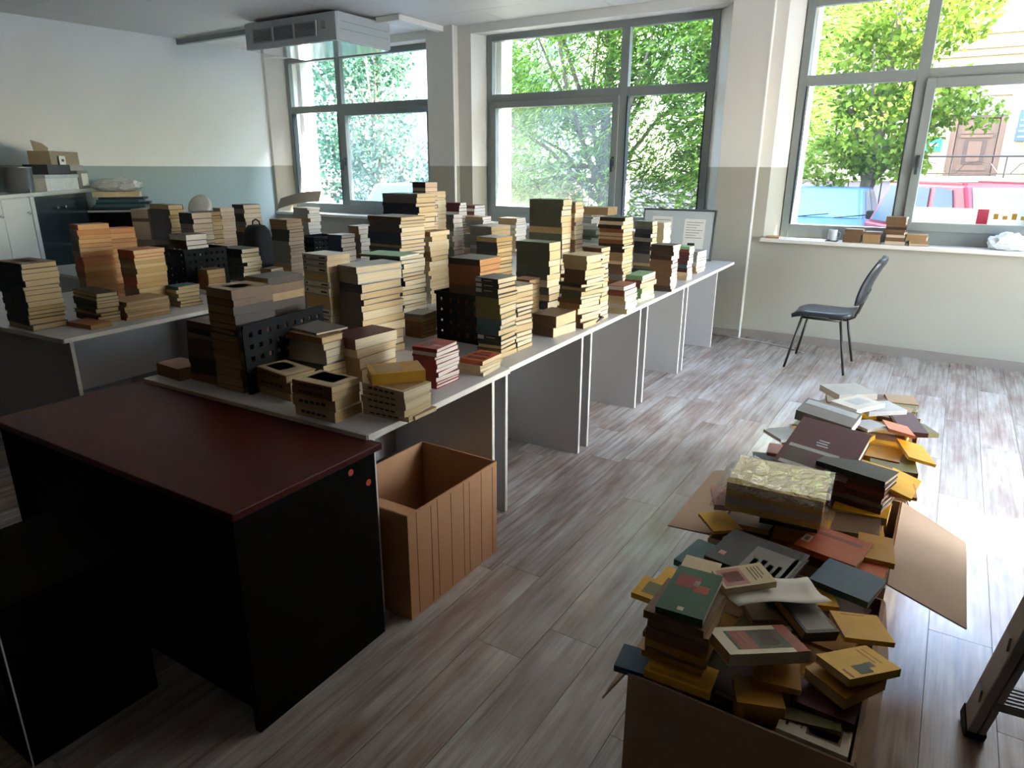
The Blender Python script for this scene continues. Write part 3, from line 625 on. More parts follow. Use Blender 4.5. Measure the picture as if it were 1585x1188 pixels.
# drawing sheet leaning on the grey heap
b_ = bmesh.new()
for i in range(7):
    pass
g = [[b_.verts.new((x_ * .42 - .21, y_ * .32 - .16, .03 * math.sin(x_ * 2.6) + y_ * .09)) for x_ in [i / 6 for i in range(7)]] for y_ in [0, .5, 1]]
for j in range(2):
    for i in range(6): b_.faces.new((g[j][i], g[j][i + 1], g[j + 1][i + 1], g[j + 1][i]))
o = obj('cardboard_sheet', b_, M_CARDG, None, loc=(-5.62, 4.85, TOPZ['C19'] + .012), rot=(0, R(-8), R(40))); sm = o.modifiers.new('thick', 'SOLIDIFY'); sm.thickness = .006
tag(o, 'bent pale board lying askew on the grey heap by the first window', 'board')

# ------------------------------------------------------------------ dark desk
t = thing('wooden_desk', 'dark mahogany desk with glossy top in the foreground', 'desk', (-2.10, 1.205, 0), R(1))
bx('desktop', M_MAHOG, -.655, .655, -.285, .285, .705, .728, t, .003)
for x0 in (-.64, .61): bx('side_panel', M_MAHOG_SHADE, x0, x0 + .022, -.27, .27, 0, .705, t)
bx('front_panel', M_MAHOG_SHADE, -.618, .61, -.255, -.237, .06, .705, t)
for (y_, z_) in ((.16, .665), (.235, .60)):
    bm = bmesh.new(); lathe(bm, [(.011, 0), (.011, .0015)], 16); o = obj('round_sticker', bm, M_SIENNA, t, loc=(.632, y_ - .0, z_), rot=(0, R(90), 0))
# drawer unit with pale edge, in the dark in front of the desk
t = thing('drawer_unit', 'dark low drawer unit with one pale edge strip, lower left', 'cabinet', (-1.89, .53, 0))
bx('unit_body', M_MAHOG_SHADE, -.46, -.001, .001, .36, 0, .50, t); bx('edge_strip', M_EDGE, -.0035, 0, 0, .0035, 0, .50, t)
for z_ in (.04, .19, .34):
    d_ = bx('drawer_front', M_MAHOG_SHADE, -.445, -.015, -.012, .001, z_, z_ + .135, t, .002); bx('drawer_pull', M_METAL, -.28, -.18, -.022, -.012, z_ + .07, z_ + .08, d_)
# ------------------------------------------------------------------ cardboard boxes
def carton(label, x0, x1, y0, y1, h, m_, flaps, group=None, rz=0., creases=0):
    cx, cy = (x0 + x1) / 2, (y0 + y1) / 2; a, b2 = (x1 - x0) / 2, (y1 - y0) / 2; th = .006
    t = thing('cardboard_box', label, 'box', (cx, cy, 0), rz, group)
    bx('box_base', m_, -a, a, -b2, b2, 0, th, t)
    bx('box_wall', m_, -a, a, -b2, -b2 + th, th, h, t); bx('box_wall', m_, -a, a, b2 - th, b2, th, h, t)
    bx('box_wall', m_, -a, -a + th, -b2 + th, b2 - th, th, h, t); rw = bx('box_wall', m_, a - th, a, -b2 + th, b2 - th, th, h, t)
    for i in range(creases):
        y_ = -b2 + (i + .7 + .25 * math.sin(i * 2.1)) * 2 * b2 / (creases + .4); bx('crease', mat('crease', '#6d4a30', .9), a - .0006, a + .0008, y_ - .0012, y_ + .0012, .01, h - .004 - .01 * (i % 2), rw)
    for (side, ln, ang, l0, l1) in flaps:       # ang: 0 = straight up, 90 = flat outwards, 180 = hanging
        b_ = bmesh.new(); L = b2 if side in 'LR' else a
        tap = .03
        pts = [(l0, 0), (l1, 0), (l1 - tap, ln), (l0 + tap, ln)]
        va = [b_.verts.new((p, 0, q)) for p, q in pts]; vb = [b_.verts.new((p, .005, q)) for p, q in pts]
        b_.faces.new(va); b_.faces.new(vb[::-1])
        for i in range(4): b_.faces.new((va[i], va[(i + 1) % 4], vb[(i + 1) % 4], vb[i]))
        rzz = {'N': 0, 'R': 90, 'F': 180, 'L': 270}[side]
        pos = {'N': (0, -b2, h), 'R': (a, 0, h), 'F': (0, b2, h), 'L': (-a, 0, h)}[side]
        o = obj('box_flap', b_, m_, t)
        o.matrix_local = Matrix.Translation(pos) @ Matrix.Rotation(R(rzz), 4, 'Z') @ Matrix.Rotation(R(ang), 4, 'X')
    return t
carton('open brown cardboard box with creased side beside the dark desk', -1.83, -1.432, 1.585, 2.145, .425, M_CARD, [('N', .14, -112, -.19, .19)], None, 0, 8)
book((-1.60, 1.72, .20), R(35), .22, .16, .03, CV['ochre'], PAGES['t'][0], 'tan booklet inside the brown box beside the desk', False, None, R(14))
book((-1.66, 1.95, .02), R(-15), .24, .18, .05, CV['dark_brown'], PAGES['t'][1], 'dark book at the bottom of the brown box', True)
BOXG = 'boxes of jumbled books'
carton('nearest open box overflowing with jumbled books', -.495, .012, 1.325, 2.01, .39, M_CARDL, [('L', .17, 152, -.30, .33), ('R', .16, 168, -.33, .33)], BOXG)
carton('second book box with wide flap folded out to the right', -.525, .010, 2.075, 2.735, .39, M_CARDL, [('R', .235, 112, -.31, .32), ('L', .16, 100, -.30, .31)], BOXG)
carton('third book box hidden under the maroon album', -.50, .02, 2.79, 3.36, .38, M_CARDL, [('R', .16, 160, -.28, .28)], BOXG)
carton('farthest book box in the row on the floor', -.46, .03, 3.40, 3.90, .36, M_CARDL, [], BOXG)
HEAP = {
 'green': (-0.402, 1.476, 0.575, 0.115, 0.191, 0.022, 2.0),
 'yel_front': (-0.379, 1.379, 0.415, 0.16, 0.064, 0.02, 2.7),
 'blue_small': (-0.488, 1.373, 0.4, 0.058, 0.048, 0.018, 7.2),
 'redwhite': (-0.227, 1.45, 0.52, 0.202, 0.113, 0.03, 42.3),
 'portrait': (-0.017, 1.524, 0.5, 0.155, 0.098, 0.02, 52.4),
 'yel_under': (-0.038, 1.509, 0.47, 0.138, 0.111, 0.03, 58.7),
 'yel_up': (-0.028, 1.702, 0.48, 0.121, 0.108, 0.014, 27.5),
 'photo': (-0.163, 1.663, 0.5, 0.089, 0.152, 0.03, 46.3),
 'emblem': (-0.243, 1.67, 0.47, 0.127, 0.102, 0.02, 33.5),
 'cream_fig': (-0.314, 1.649, 0.555, 0.14, 0.065, 0.018, 40.4),
 'black_big': (-0.32, 1.838, 0.515, 0.229, 0.206, 0.02, -9.1),
 'orange': (-0.149, 2.113, 0.47, 0.181, 0.173, 0.02, -10.6),
 'orange_low': (-0.079, 2.039, 0.445, 0.163, 0.138, 0.02, -3.4),
 'blue': (-0.084, 1.885, 0.495, 0.155, 0.147, 0.02, -12.2),
 'yel_mid': (-0.15, 1.795, 0.47, 0.089, 0.089, 0.016, 22.6),
 'yel_box': (-0.201, 1.39, 0.43, 0.105, 0.06, 0.05, 21.2),
 'cream_print': (-0.073, 1.391, 0.4, 0.145, 0.116, 0.02, -0.4),
 'red_spine': (-0.066, 1.453, 0.425, 0.134, 0.062, 0.02, -1.0),
 'yel_flat': (-0.175, 1.446, 0.455, 0.103, 0.075, 0.016, 13.4),
 'yel_tl': (-0.465, 1.572, 0.53, 0.064, 0.085, 0.016, -3.6),
 'yel_tl2': (-0.49, 1.475, 0.545, 0.053, 0.07, 0.016, -1.2),
 'bundle': (-0.343, 2.185, 0.615, 0.283, 0.292, 0.1, 21.7),
 'pink_under': (-0.505, 2.198, 0.5, 0.087, 0.147, 0.02, 21.8),
 'maroon': (-0.272, 2.606, 0.63, 0.246, 0.428, 0.05, -6.0),
 'grey_long': (-0.307, 2.932, 0.63, 0.222, 0.132, 0.045, -8.4),
 'white_top': (-0.221, 3.139, 0.625, 0.182, 0.131, 0.018, 59.6),
 'far_top': (-0.3, 3.546, 0.56, 0.196, 0.17, 0.03, 39.7),
 'far_grey': (-0.144, 3.245, 0.59, 0.18, 0.128, 0.02, 41.0),
 'salmon': (-0.054, 3.088, 0.56, 0.097, 0.193, 0.012, 9.4),
 'maroon_far': (-0.025, 3.283, 0.53, 0.071, 0.264, 0.02, 15.6),
 'olive_far': (0.025, 3.31, 0.5, 0.083, 0.179, 0.02, 32.0),
 'yel_r1': (0.021, 2.957, 0.52, 0.061, 0.2, 0.012, 16.3),
 'olive_mid': (-0.045, 2.848, 0.5, 0.159, 0.18, 0.02, 7.3),
 'yel_mid2': (-0.099, 2.653, 0.53, 0.132, 0.105, 0.014, -17.6),
 'yel_long': (-0.004, 2.578, 0.53, 0.094, 0.219, 0.012, -6.9),
 'salmon2': (-0.005, 2.548, 0.52, 0.064, 0.123, 0.012, 6.9),
 'yel_left': (-0.503, 2.121, 0.44, 0.095, 0.129, 0.012, 40.8),
 'dark_left': (-0.454, 2.673, 0.48, 0.151, 0.081, 0.03, 17.1),
 'pink_left': (-0.424, 2.656, 0.53, 0.097, 0.108, 0.014, 8.2),
 'silver_left': (-0.452, 2.846, 0.53, 0.118, 0.124, 0.014, 46.5),
 'silver_r': (-0.16, 3.036, 0.57, 0.108, 0.09, 0.014, 54.1),
 'yel_spill': (-0.036, 2.184, 0.46, 0.066, 0.162, 0.02, 6.0),
 'brown_mid': (-0.3, 2.192, 0.49, 0.176, 0.109, 0.02, 9.7),
 'teal_left': (-0.486, 1.862, 0.45, 0.06, 0.161, 0.02, -9.0),
 'tan_tl': (-0.438, 1.681, 0.52, 0.062, 0.08, 0.02, 4.0),
}

HL = {
 'green': ('green', 'w', 'green paperback with red figures and a small white sticker', [(.12, .55, .62, .82, CV['red']), (.55, .5, .86, .66, CV['orange']), (.5, .62, .62, .74, CV['white']), (.42, .06, .55, .13, CV['ivory'])]),
 'yel_front': ('yellow', 't', 'yellow book under the brown stack at the near box edge', [(.06, .1, .94, .24, CV['ochre'])]),
 'blue_small': ('blue', 't', 'small blue book at the near left box corner', []),
 'redwhite': ('ivory', 't', 'white-bordered book with red panel and painted figures', [(.15, .16, .19, .84, CV['black']), (.19, .16, .42, .84, CV['red']), (.42, .16, .84, .84, CV['dark_brown']), (.50, .24, .74, .50, CV['salmon']), (.58, .5, .72, .8, CV['pink']), (.84, .0, 1, 1, CV['red']), (.23, .28, .26, .72, CV['pink']), (.31, .24, .34, .76, CV['pink'])]),
 'portrait': ('yellow', 't', 'bright yellow book with a dark portrait, right box edge', [(.28, .08, .52, .40, CV['charcoal']), (.53, .24, .66, .42, CV['dark_brown']), (.72, .35, .75, .9, CV['ochre']), (.82, .3, .84, .9, CV['ochre']), (.08, .04, .12, .35, CV['orange'])]),
 'yel_under': ('ochre', 't', 'thick ochre book under the portrait cover', []),
 'yel_up': ('yellow', 't', 'plain yellow booklet jutting over the right box edge', [(.2, .9, .7, .93, CV['ochre'])]),
 'photo': ('charcoal', 't', 'dark book with a grey crowd photograph on its cover', [(.08, .06, .92, .72, CV['grey']), (.2, .76, .8, .80, CV['white']), (.25, .85, .75, .88, CV['silver'])]),
 'emblem': ('tan', 't', 'tan book with a dark green oval emblem', [(.35, .35, .75, .85, CV['olive']), (.46, .45, .62, .72, CV['green'])]),
 'cream_fig': ('cream', 't', 'cream book with a reddish drawing and title lines', [(.05, .1, .52, .9, CV['pink']), (.12, .25, .46, .75, CV['brick_red']), (.66, .2, .68, .85, CV['brown']), (.73, .3, .75, .85, CV['brown']), (.79, .25, .81, .85, CV['brown']), (.86, .4, .88, .85, CV['brown'])]),
 'black_big': ('charcoal', 'p', 'large charcoal album with grey picture and dark lettering', [(.42, .08, .97, .75, CV['grey']), (.50, .12, .56, .40, CV['black']), (.60, .10, .66, .45, CV['black']), (.70, .14, .76, .38, CV['black']), (.80, .12, .85, .42, CV['black']), (.1, .2, .18, .3, CV['pink']), (.90, .0, .95, 1, CV['charcoal'])]),
 'orange': ('orange', 't', 'orange-red book with embossed bar near the right flap', [(.12, .70, .9, .80, CV['brick_red']), (.03, .25, .16, .52, CV['cream']), (.06, .31, .13, .46, CV['orange'])]),
 'orange_low': ('orange', 't', 'orange-red book lying under the blue one', []),
 'blue': ('blue', 't', 'plain blue book near the right flap', []),
 'yel_mid': ('yellow', 't', 'small yellow booklet left of the blue book', [(.3, .2, .6, .3, CV['ochre'])]),
 'yel_box': ('ochre', 't', 'thick ochre book in the shadow below the red-panelled cover', []),
 'cream_print': ('ivory', 't', 'ivory book with a framed dark engraving, near right corner', [(.40, .16, .88, .86, CV['brown']), (.43, .21, .85, .81, CV['dark_brown']), (.5, .35, .7, .6, CV['tan']), (.10, .2, .14, .8, CV['brown']), (.20, .3, .27, .85, CV['grey_green']), (.31, .25, .34, .85, CV['brown'])]),
 'red_spine': ('maroon', 't', 'dark red book behind the framed engraving', []),
 'yel_flat': ('ochre', 't', 'ochre booklet right below the white-bordered book', []),
 'yel_tl': ('yellow', 't', 'yellow booklet behind the green paperback', []),
 'yel_tl2': ('yellow', 't', 'yellow booklet jutting out left of the green paperback', [(.2, .2, .7, .8, CV['olive'])]),
 'pink_under': ('pink', 'p', 'pinkish book below the plastic-wrapped bundle', []),
 'maroon': ('maroon', 'c', 'large maroon album with a pale open frame print', [(.06, .02, .72, .08, CV['pale_grey']), (.06, .36, .72, .42, CV['pale_grey']), (.68, .02, .76, .42, CV['pale_grey']), (.1, .08, .38, .36, CV['dark_brown']), (.40, .5, .56, .52, CV['silver']), (.38, .55, .54, .57, CV['silver']), (.40, .60, .55, .62, CV['silver'])]),
 'grey_long': ('grey', 'w', 'grey volume lying behind the maroon album', [(.04, .6, .96, .9, CV['silver'])]),
 'white_top': ('white', 'w', 'white book with faint map at the heap\'s far top', [(.3, .3, .8, .8, CV['silver'])]),
 'far_top': ('pale_grey', 'w', 'pale book at the farthest end of the heap', []),
 'far_grey': ('silver', 'w', 'silvery book right of the white one', []),
 'salmon': ('salmon', 'c', 'salmon-pink booklet on the right of the far heap', []),
 'maroon_far': ('maroon', 'c', 'maroon book behind the salmon booklet', []),
 'olive_far': ('olive', 'c', 'olive book at the far right of the heap', []),
 'yel_r1': ('yellow', 'c', 'yellow booklet hanging over the third box\'s right side', []),
 'olive_mid': ('olive', 'c', 'olive-yellow book right of the maroon album', []),
 'yel_mid2': ('yellow', 'c', 'slanting yellow booklet in front of the olive-yellow book', []),
 'yel_long': ('yellow', 'c', 'long yellow booklet slipping over the second box flap', []),
 'salmon2': ('salmon', 'c', 'salmon booklet under the slipping yellow one', []),
 'yel_left': ('yellow', 't', 'yellow booklet left of the charcoal album', []),
 'dark_left': ('charcoal', 't', 'black book behind the wrapped bundle, left side', []),
 'pink_left': ('pink', 'p', 'pink booklet left of the maroon album', []),
 'silver_left': ('silver', 'w', 'silvery booklet at the heap\'s left beyond the pink one', []),
 'silver_r': ('silver', 'w', 'small silvery booklet above the salmon one', []),
 'yel_spill': ('ochre', 't', 'ochre book at the inside of the right flap', []),
 'brown_mid': ('dark_brown', 't', 'dark brown book between bundle and charcoal album', []),
 'teal_left': ('teal', 't', 'teal book left of the charcoal album', []),
 'tan_tl': ('cream', 't', 'cream booklet behind the green paperback', []),
}
TILT = {'redwhite': (-6, 5), 'portrait': (-5, 6), 'yel_up': (0, 4), 'maroon': (14, 4), 'grey_long': (10, 6), 'yel_long': (-4, 14), 'salmon': (-8, 10), 'black_big': (0, 0), 'cream_fig': (0, -4), 'green': (3, -2), 'photo': (8, 8), 'yel_r1': (0, 12)}
for k, (x_, y_, z_, w_, d_, t_, yaw) in HEAP.items():
    if k == 'bundle': continue
    cn, pg, lab, pr = HL[k]
    w_, d_ = max(w_, .10), max(d_, .09)
    if k == 'maroon': w_, d_, z_, y_ = .25, .33, .60, 2.60
    if k == 'olive_far': d_ = .12
    rx, ry = TILT.get(k, (0, 0))
    book((x_, y_, z_ - t_), R(yaw), w_, d_, t_, CV[cn], rnd.choice(PAGES[pg]), lab, cn in ('maroon', 'charcoal', 'blue'), 'jumbled books in the boxes', R(rx), R(ry), prints=pr)
# left brown stack inside the near box
zz = .42
for i in range(7):
    t_ = (.018, .014, .02, .016, .022, .018, .022)[i]
    book((-.408 + .004 * (i % 3), 1.455 + .003 * (i % 2), zz), R(2 + 3 * math.sin(i * 1.9)), .150, .165, t_ - .0006, CV[['ochre', 'tan', 'ochre', 'rust', 'brown', 'tan', 'brown'][i]], PAGES['t'][i % 3],
         '%s book, %s of the small stack under the green paperback' % (['ochre', 'tan', 'ochre', 'rust', 'brown', 'tan', 'brown'][i], ['bottom', 'sixth from top', 'fifth from top', 'fourth from top', 'third from top', 'second from top', 'topmost'][i]), False, 'stack in the nearest box')
    zz += t_
# maroon magazine stack
zz = .46
for i in range(6):
    book((-.145, 2.50 + .004 * (i % 2), zz), R(-14 + 2 * math.sin(i * 2.3)), .235, .12, .0205, CV[['maroon', 'grey', 'maroon', 'brick_red', 'maroon', 'charcoal'][i]], PAGES['p'][i % 3],
         '%s volume, %s of the stack between bundle and right flap' % (['maroon', 'grey', 'maroon', 'brick red', 'maroon', 'charcoal'][i], ['bottom', 'fifth from top', 'fourth from top', 'third from top', 'second from top', 'topmost'][i]), True, 'volumes in the second box')
    zz += .021
# plastic-wrapped bundle
t = thing('wrapped_bundle', 'bundle of yellow books wrapped in clear plastic on the boxes', 'bundle', (-.345, 2.20, .515), R(4))
for i in range(4):
    cb, pb = book_geo(.29, .24, .0235, False); o = obj('bundled_book', cb, CV['cream' if i % 2 else 'yellow'] if i < 3 else mat('bundle_cover', '#dcc07a', .5, .15, 20), t, loc=(0, 0, i * .0245)); obj('pages', pb, PAGES['c'][i % 4], o)
b_ = bmesh.new(); rs = random.Random(3); nx, ny = 16, 12
gr = [[b_.verts.new((-.185 + .345 * i / nx, -.135 + .27 * j / ny, .100 + .006 * rs.random() + (.012 * rs.random() if i < 6 else 0) - (.05 * (1 - i / 2) if i < 2 else 0) - (.03 if j in (0, ny) else 0))) for i in range(nx + 1)] for j in range(ny + 1)]
for j in range(ny):
    for i in range(nx): b_.faces.new((gr[j][i], gr[j][i + 1], gr[j + 1][i + 1], gr[j + 1][i]))
edge = [gr[0][i] for i in range(nx + 1)] + [gr[j][nx] for j in range(1, ny + 1)] + [gr[ny][i] for i in range(nx - 1, -1, -1)] + [gr[j][0] for j in range(ny - 1, 0, -1)]
low = [b_.verts.new((v.co.x * 1.02, v.co.y * 1.02, .004 + .01 * rs.random())) for v in edge]
for i in range(len(edge)): b_.faces.new((edge[i], edge[(i + 1) % len(edge)], low[(i + 1) % len(edge)], low[i]))
pm_ = bpy.data.materials.new('clear_plastic_wrap'); pm_.use_nodes = True
n_ = pm_.node_tree.nodes; l_ = pm_.node_tree.links; n_.remove(n_['Principled BSDF'])
tr = n_.new('ShaderNodeBsdfTransparent'); gl = n_.new('ShaderNodeBsdfGlossy'); gl.inputs['Roughness'].default_value = .08; mxs = n_.new('ShaderNodeMixShader'); mxs.inputs[0].default_value = .34
nz = n_.new('ShaderNodeTexNoise'); nz.inputs['Scale'].default_value = 26; nz.inputs['Distortion'].default_value = 2; bp = n_.new('ShaderNodeBump'); bp.inputs['Strength'].default_value = .9; bp.inputs['Distance'].default_value = .01
tc = n_.new('ShaderNodeTexCoord'); mp = n_.new('ShaderNodeMapping'); mp.inputs['Scale'].default_value = (1, .25, 1); l_.new(tc.outputs['Object'], mp.inputs[0]); l_.new(mp.outputs[0], nz.inputs[0])
l_.new(nz.outputs[0], bp.inputs['Height']); l_.new(bp.outputs[0], gl.inputs['Normal']); l_.new(tr.outputs[0], mxs.inputs[1]); l_.new(gl.outputs[0], mxs.inputs[2]); l_.new(mxs.outputs[0], n_['Material Output'].inputs[0])
obj('plastic_wrap', b_, pm_, t)
# loose white sheet
b_ = bmesh.new()
g = [[b_.verts.new((-.13 + .26 * i / 8, -.055 + .11 * j / 5, .008 * math.sin(i * .7) + .006 * math.cos(j * 1.3))) for i in range(9)] for j in range(6)]
for j in range(5):
    for i in range(8): b_.faces.new((g[j][i], g[j][i + 1], g[j + 1][i + 1], g[j + 1][i]))
o = obj('paper_sheet', b_, M_PAPER, None, smooth=True, loc=(-.235, 1.655, .530), rot=(0, R(2), R(42))); sm = o.modifiers.new('thick', 'SOLIDIFY'); sm.thickness = .0008
tag(o, 'curled white paper sheet under the cream book in the box', 'paper')
# buried books that fill the boxes
fill = []
rs = random.Random(11)
for (x0, x1, y0, y1, zt, nl) in ((-.47, -.01, 1.35, 1.98, .43, 6), (-.50, -.01, 2.10, 2.71, .47, 7), (-.47, 0, 2.81, 3.34, .52, 7), (-.43, .01, 3.42, 3.88, .50, 7)):
    for L in range(nl):
        z_ = zt - .045 - .032 * (nl - 1 - L)
        for xi in range(3):
            for yi in range(4):
                w_ = rs.uniform(.13, .17); d_ = rs.uniform(.13, .19)
                cx = x0 + w_ / 2 + .02 + (x1 - x0 - w_ - .04) * xi / 2; cy = y0 + d_ / 2 + .02 + (y1 - y0 - d_ - .04) * yi / 3
                if L < nl - 2 and xi == 1: continue
                fill.append(dict(loc=(cx, cy, z_ + rs.uniform(-.006, .008)), yaw=R(rs.uniform(-14, 14)) + (math.pi / 2 if rs.random() < .4 else 0), rx=R(rs.uniform(-6, 6)), w=min(w_, d_ + .02), d=min(d_, w_ + .02), t=rs.uniform(.016, .03),
                                 c=rs.choice('yellow ochre ochre tan brown rust brown charcoal maroon yellow olive'.split()), pg=rs.choice(PAGES['t']), hard=False))
merged('stacked_books', small + fill, 'the many smaller books in the far stacks and deep in the boxes', 'books')

# ------------------------------------------------------------------ visitor chair
t = thing('office_chair', 'black leatherette visitor chair with thin metal legs under the window', 'chair', (-.78, 6.11, 0), 0)
b_ = bmesh.new(); NX, NY = 12, 8
def seat_z(u, v): return .470 - .030 * max(0, (.25 - u) / .25) ** 2 + .012 * (abs(v - .5) * 2) ** 3 + .02 * max(0, (u - .75) / .25) ** 2
def outline(u, v):
    x_ = -.235 + .46 * u; wd = .225 * (1 - .12 * u) * min(1, .80 + 1.6 * min(u, 1 - u)) ; return x_, (v - .5) * 2 * wd
for lay, dz in ((0, 0), (1, -.045)):
    pass
top = [[b_.verts.new((*outline(i / NX, j / NY), seat_z(i / NX, j / NY) - (.012 if i in (0, NX) or j in (0, NY) else 0))) for j in range(NY + 1)] for i in range(NX + 1)]
bot = [[b_.verts.new((outline(i / NX, j / NY)[0] * .97, outline(i / NX, j / NY)[1] * .95, seat_z(i / NX, j / NY) - .045)) for j in range(NY + 1)] for i in range(NX + 1)]
for i in range(NX):
    for j in range(NY):
        b_.faces.new((top[i][j], top[i + 1][j], top[i + 1][j + 1], top[i][j + 1])); b_.faces.new((bot[i][j], bot[i][j + 1], bot[i + 1][j + 1], bot[i + 1][j]))
for i in range(NX):
    b_.faces.new((top[i][0], bot[i][0], bot[i + 1][0], top[i + 1][0])); b_.faces.new((top[i][NY], top[i + 1][NY], bot[i + 1][NY], bot[i][NY]))
for j in range(NY):
    b_.faces.new((top[0][j], top[0][j + 1], bot[0][j + 1], bot[0][j])); b_.faces.new((top[NX][j], bot[NX][j], bot[NX][j + 1], top[NX][j + 1]))
obj('seat', b_, M_LEATHER, t, smooth=True)
b_ = bmesh.new(); NZ = 10
def back_pt(s, v, off):   # s up the backrest, v across
    z_ = .555 + .37 * s; x_ = .245 + .125 * s - .05 * math.sin(s * math.pi) * .5 + off; wd = .215 * (1 - .25 * max(0, (s - .7) / .3) ** 2 - .18 * max(0, (.25 - s) / .25) ** 2)
    return (x_ + .035 * (abs(v - .5) * 2) ** 2 * -1, (v - .5) * 2 * wd, z_)
fr = [[b_.verts.new(back_pt(i / NZ, j / NY, 0 if 0 < i < NZ and 0 < j < NY else .012)) for j in range(NY + 1)] for i in range(NZ + 1)]
bk = [[b_.verts.new(back_pt(i / NZ, j / NY, .045 if 0 < i < NZ and 0 < j < NY else .030)) for j in range(NY + 1)] for i in range(NZ + 1)]
for i in range(NZ):
    for j in range(NY):
        b_.faces.new((fr[i][j], fr[i][j + 1], fr[i + 1][j + 1], fr[i + 1][j])); b_.faces.new((bk[i][j], bk[i + 1][j], bk[i + 1][j + 1], bk[i][j + 1]))
for i in range(NZ):
    b_.faces.new((fr[i][0], fr[i + 1][0], bk[i + 1][0], bk[i][0])); b_.faces.new((fr[i][NY], bk[i][NY], bk[i + 1][NY], fr[i + 1][NY]))
for j in range(NY):
    b_.faces.new((fr[0][j], bk[0][j], bk[0][j + 1], fr[0][j + 1])); b_.faces.new((fr[NZ][j], fr[NZ][j + 1], bk[NZ][j + 1], bk[NZ][j]))
obj('backrest', b_, M_LEATHER, t, smooth=True)
for s in (-1, 1):
    bm = bmesh.new(); tube(bm, [(-.225, s * .255, 0), (-.145, s * .19, .425)], .010, 10); obj('leg', bm, M_METAL, t, smooth=True)
    bm = bmesh.new(); tube(bm, [(.232, s * .255, 0), (.145, s * .19, .425)], .010, 10); obj('leg', bm, M_METAL, t, smooth=True)
    bm = bmesh.new(); tube(bm, [(-.15, s * .19, .423), (.15, s * .19, .423)], .010, 8); obj('seat_rail', bm, M_METAL, t, smooth=True)
    bm = bmesh.new(); tube(bm, [(.05, s * .10, .420), (.18, s * .10, .418), (.235, s * .10, .45), (.262, s * .10, .54), (.30, s * .10, .66)], .009, 8); obj('back_support', bm, M_METAL, t, smooth=True)
bm = bmesh.new(); tube(bm, [(.145, -.19, .42), (.145, .19, .42)], .009, 8); obj('cross_bar', bm, M_METAL, t)

# ------------------------------------------------------------------ step ladder
M_LAD = mat('ladder_grey', '#8f8c8d', .45, .06)
t = thing('step_ladder', 'grey aluminium step ladder with ribbed treads at the right edge', 'ladder', (.272, 2.10, 0), R(7))
LN = math.hypot(.24, .55); lean = -math.atan2(.24, .55)
def rail(x0, x1, ln, ang, nm, y0=0.):
    b_ = bmesh.new(); box(b_, x0, x1, -.042, .042, 0, ln); o = obj(nm, b_, M_LAD, t, .004); o.location = (0, y0, 0); o.rotation_euler = (-ang, 0, 0)
    f = bx('rubber_foot', M_BLACK, x0 - .004, x1 + .004, -.046, .046, -.005, .05, o, .004); return o
sl = math.atan2(.24, .55)
rail(0, .025, 1.25, -sl, 'front_rail'); rail(.42, .445, 1.25, -sl, 'front_rail')
rail(.027, .045, 1.1, -sl, 'rear_rail', 0.); rail(.40, .418, 1.1, -sl, 'rear_rail', 0.)
for i in range(4):
    z_ = .20 + .25 * i; y_ = -.24 / .55 * z_
    tr_ = bx('tread', M_LAD, .025, .42, y_ - .05, y_ + .05, z_ - .02, z_, t)
    for k in range(6): bx('tread_rib', M_ALU, .026, .419, y_ - .046 + k * .016, y_ - .040 + k * .016, z_, z_ + .004, tr_)
    for xx in (-.006, .445): bx('rivet_plate', M_LAD, xx, xx + .006, y_ - .02, y_ + .02, z_ - .03, z_ + .01, tr_)
bx('top_cap', M_BLACK, -.01, .455, -.64, -.44, 1.135, 1.165, t, .01)

# ------------------------------------------------------------------ ceiling fan-coil unit
t = thing('air_conditioner', 'white ceiling air conditioner unit with grille in front of the window', 'air conditioner', (-6.85, 5.36, 0), R(1))
MA = mat('unit_white', '#b3b8ba', .4, .04); MB = mat('unit_gloss', '#c9cfd1', .08, .02, spec=.8, coat=1.)
bx('body', MA, 0, 1.36, .012, .80, 2.80, 3.06, t, .012); bx('bottom_panel', MB, .02, 1.34, .02, .78, 2.788, 2.80, t)
fp = bx('front_panel', MA, 0, 1.36, -.012, .012, 2.79, 3.05, t, .008)
bx('grille_back', M_FRAMED, .12, 1.10, -.016, -.010, 2.85, 2.98, fp)
for i in range(9): bx('grille_slat', MA, .12, 1.10, -.026, -.012, 2.852 + i * .0145, 2.858 + i * .0145, fp)
for x_ in (.12, .44, .76, 1.08): bx('grille_bar', MA, x_, x_ + .018, -.030, -.012, 2.845, 2.985, fp)
bx('control_panel', CV['pale_grey'], 1.16, 1.22, -.016, -.010, 2.90, 2.98, fp)
for z_ in (2.90, 2.97): bx('side_seam', M_JOINT, 1.3595, 1.361, .05, .76, z_, z_ + .003, t)
tag(bx('cable_duct', M_FRAME, left_x(5.5) + .01, -6.86, 5.62, 5.68, 3.02, 3.075), 'short grey cable duct left of the air conditioner', 'cable duct')
tag(bx('pipe_duct', M_WHITE, -5.49, -5.25, 5.95, 6.05, 3.03, 3.085), 'white pipe duct right of the air conditioner', 'pipe duct')
bx('duct_run', M_WHITE, -5.25, -5.17, 5.95, 6.69, 3.03, 3.085, C.objects['pipe_duct'])

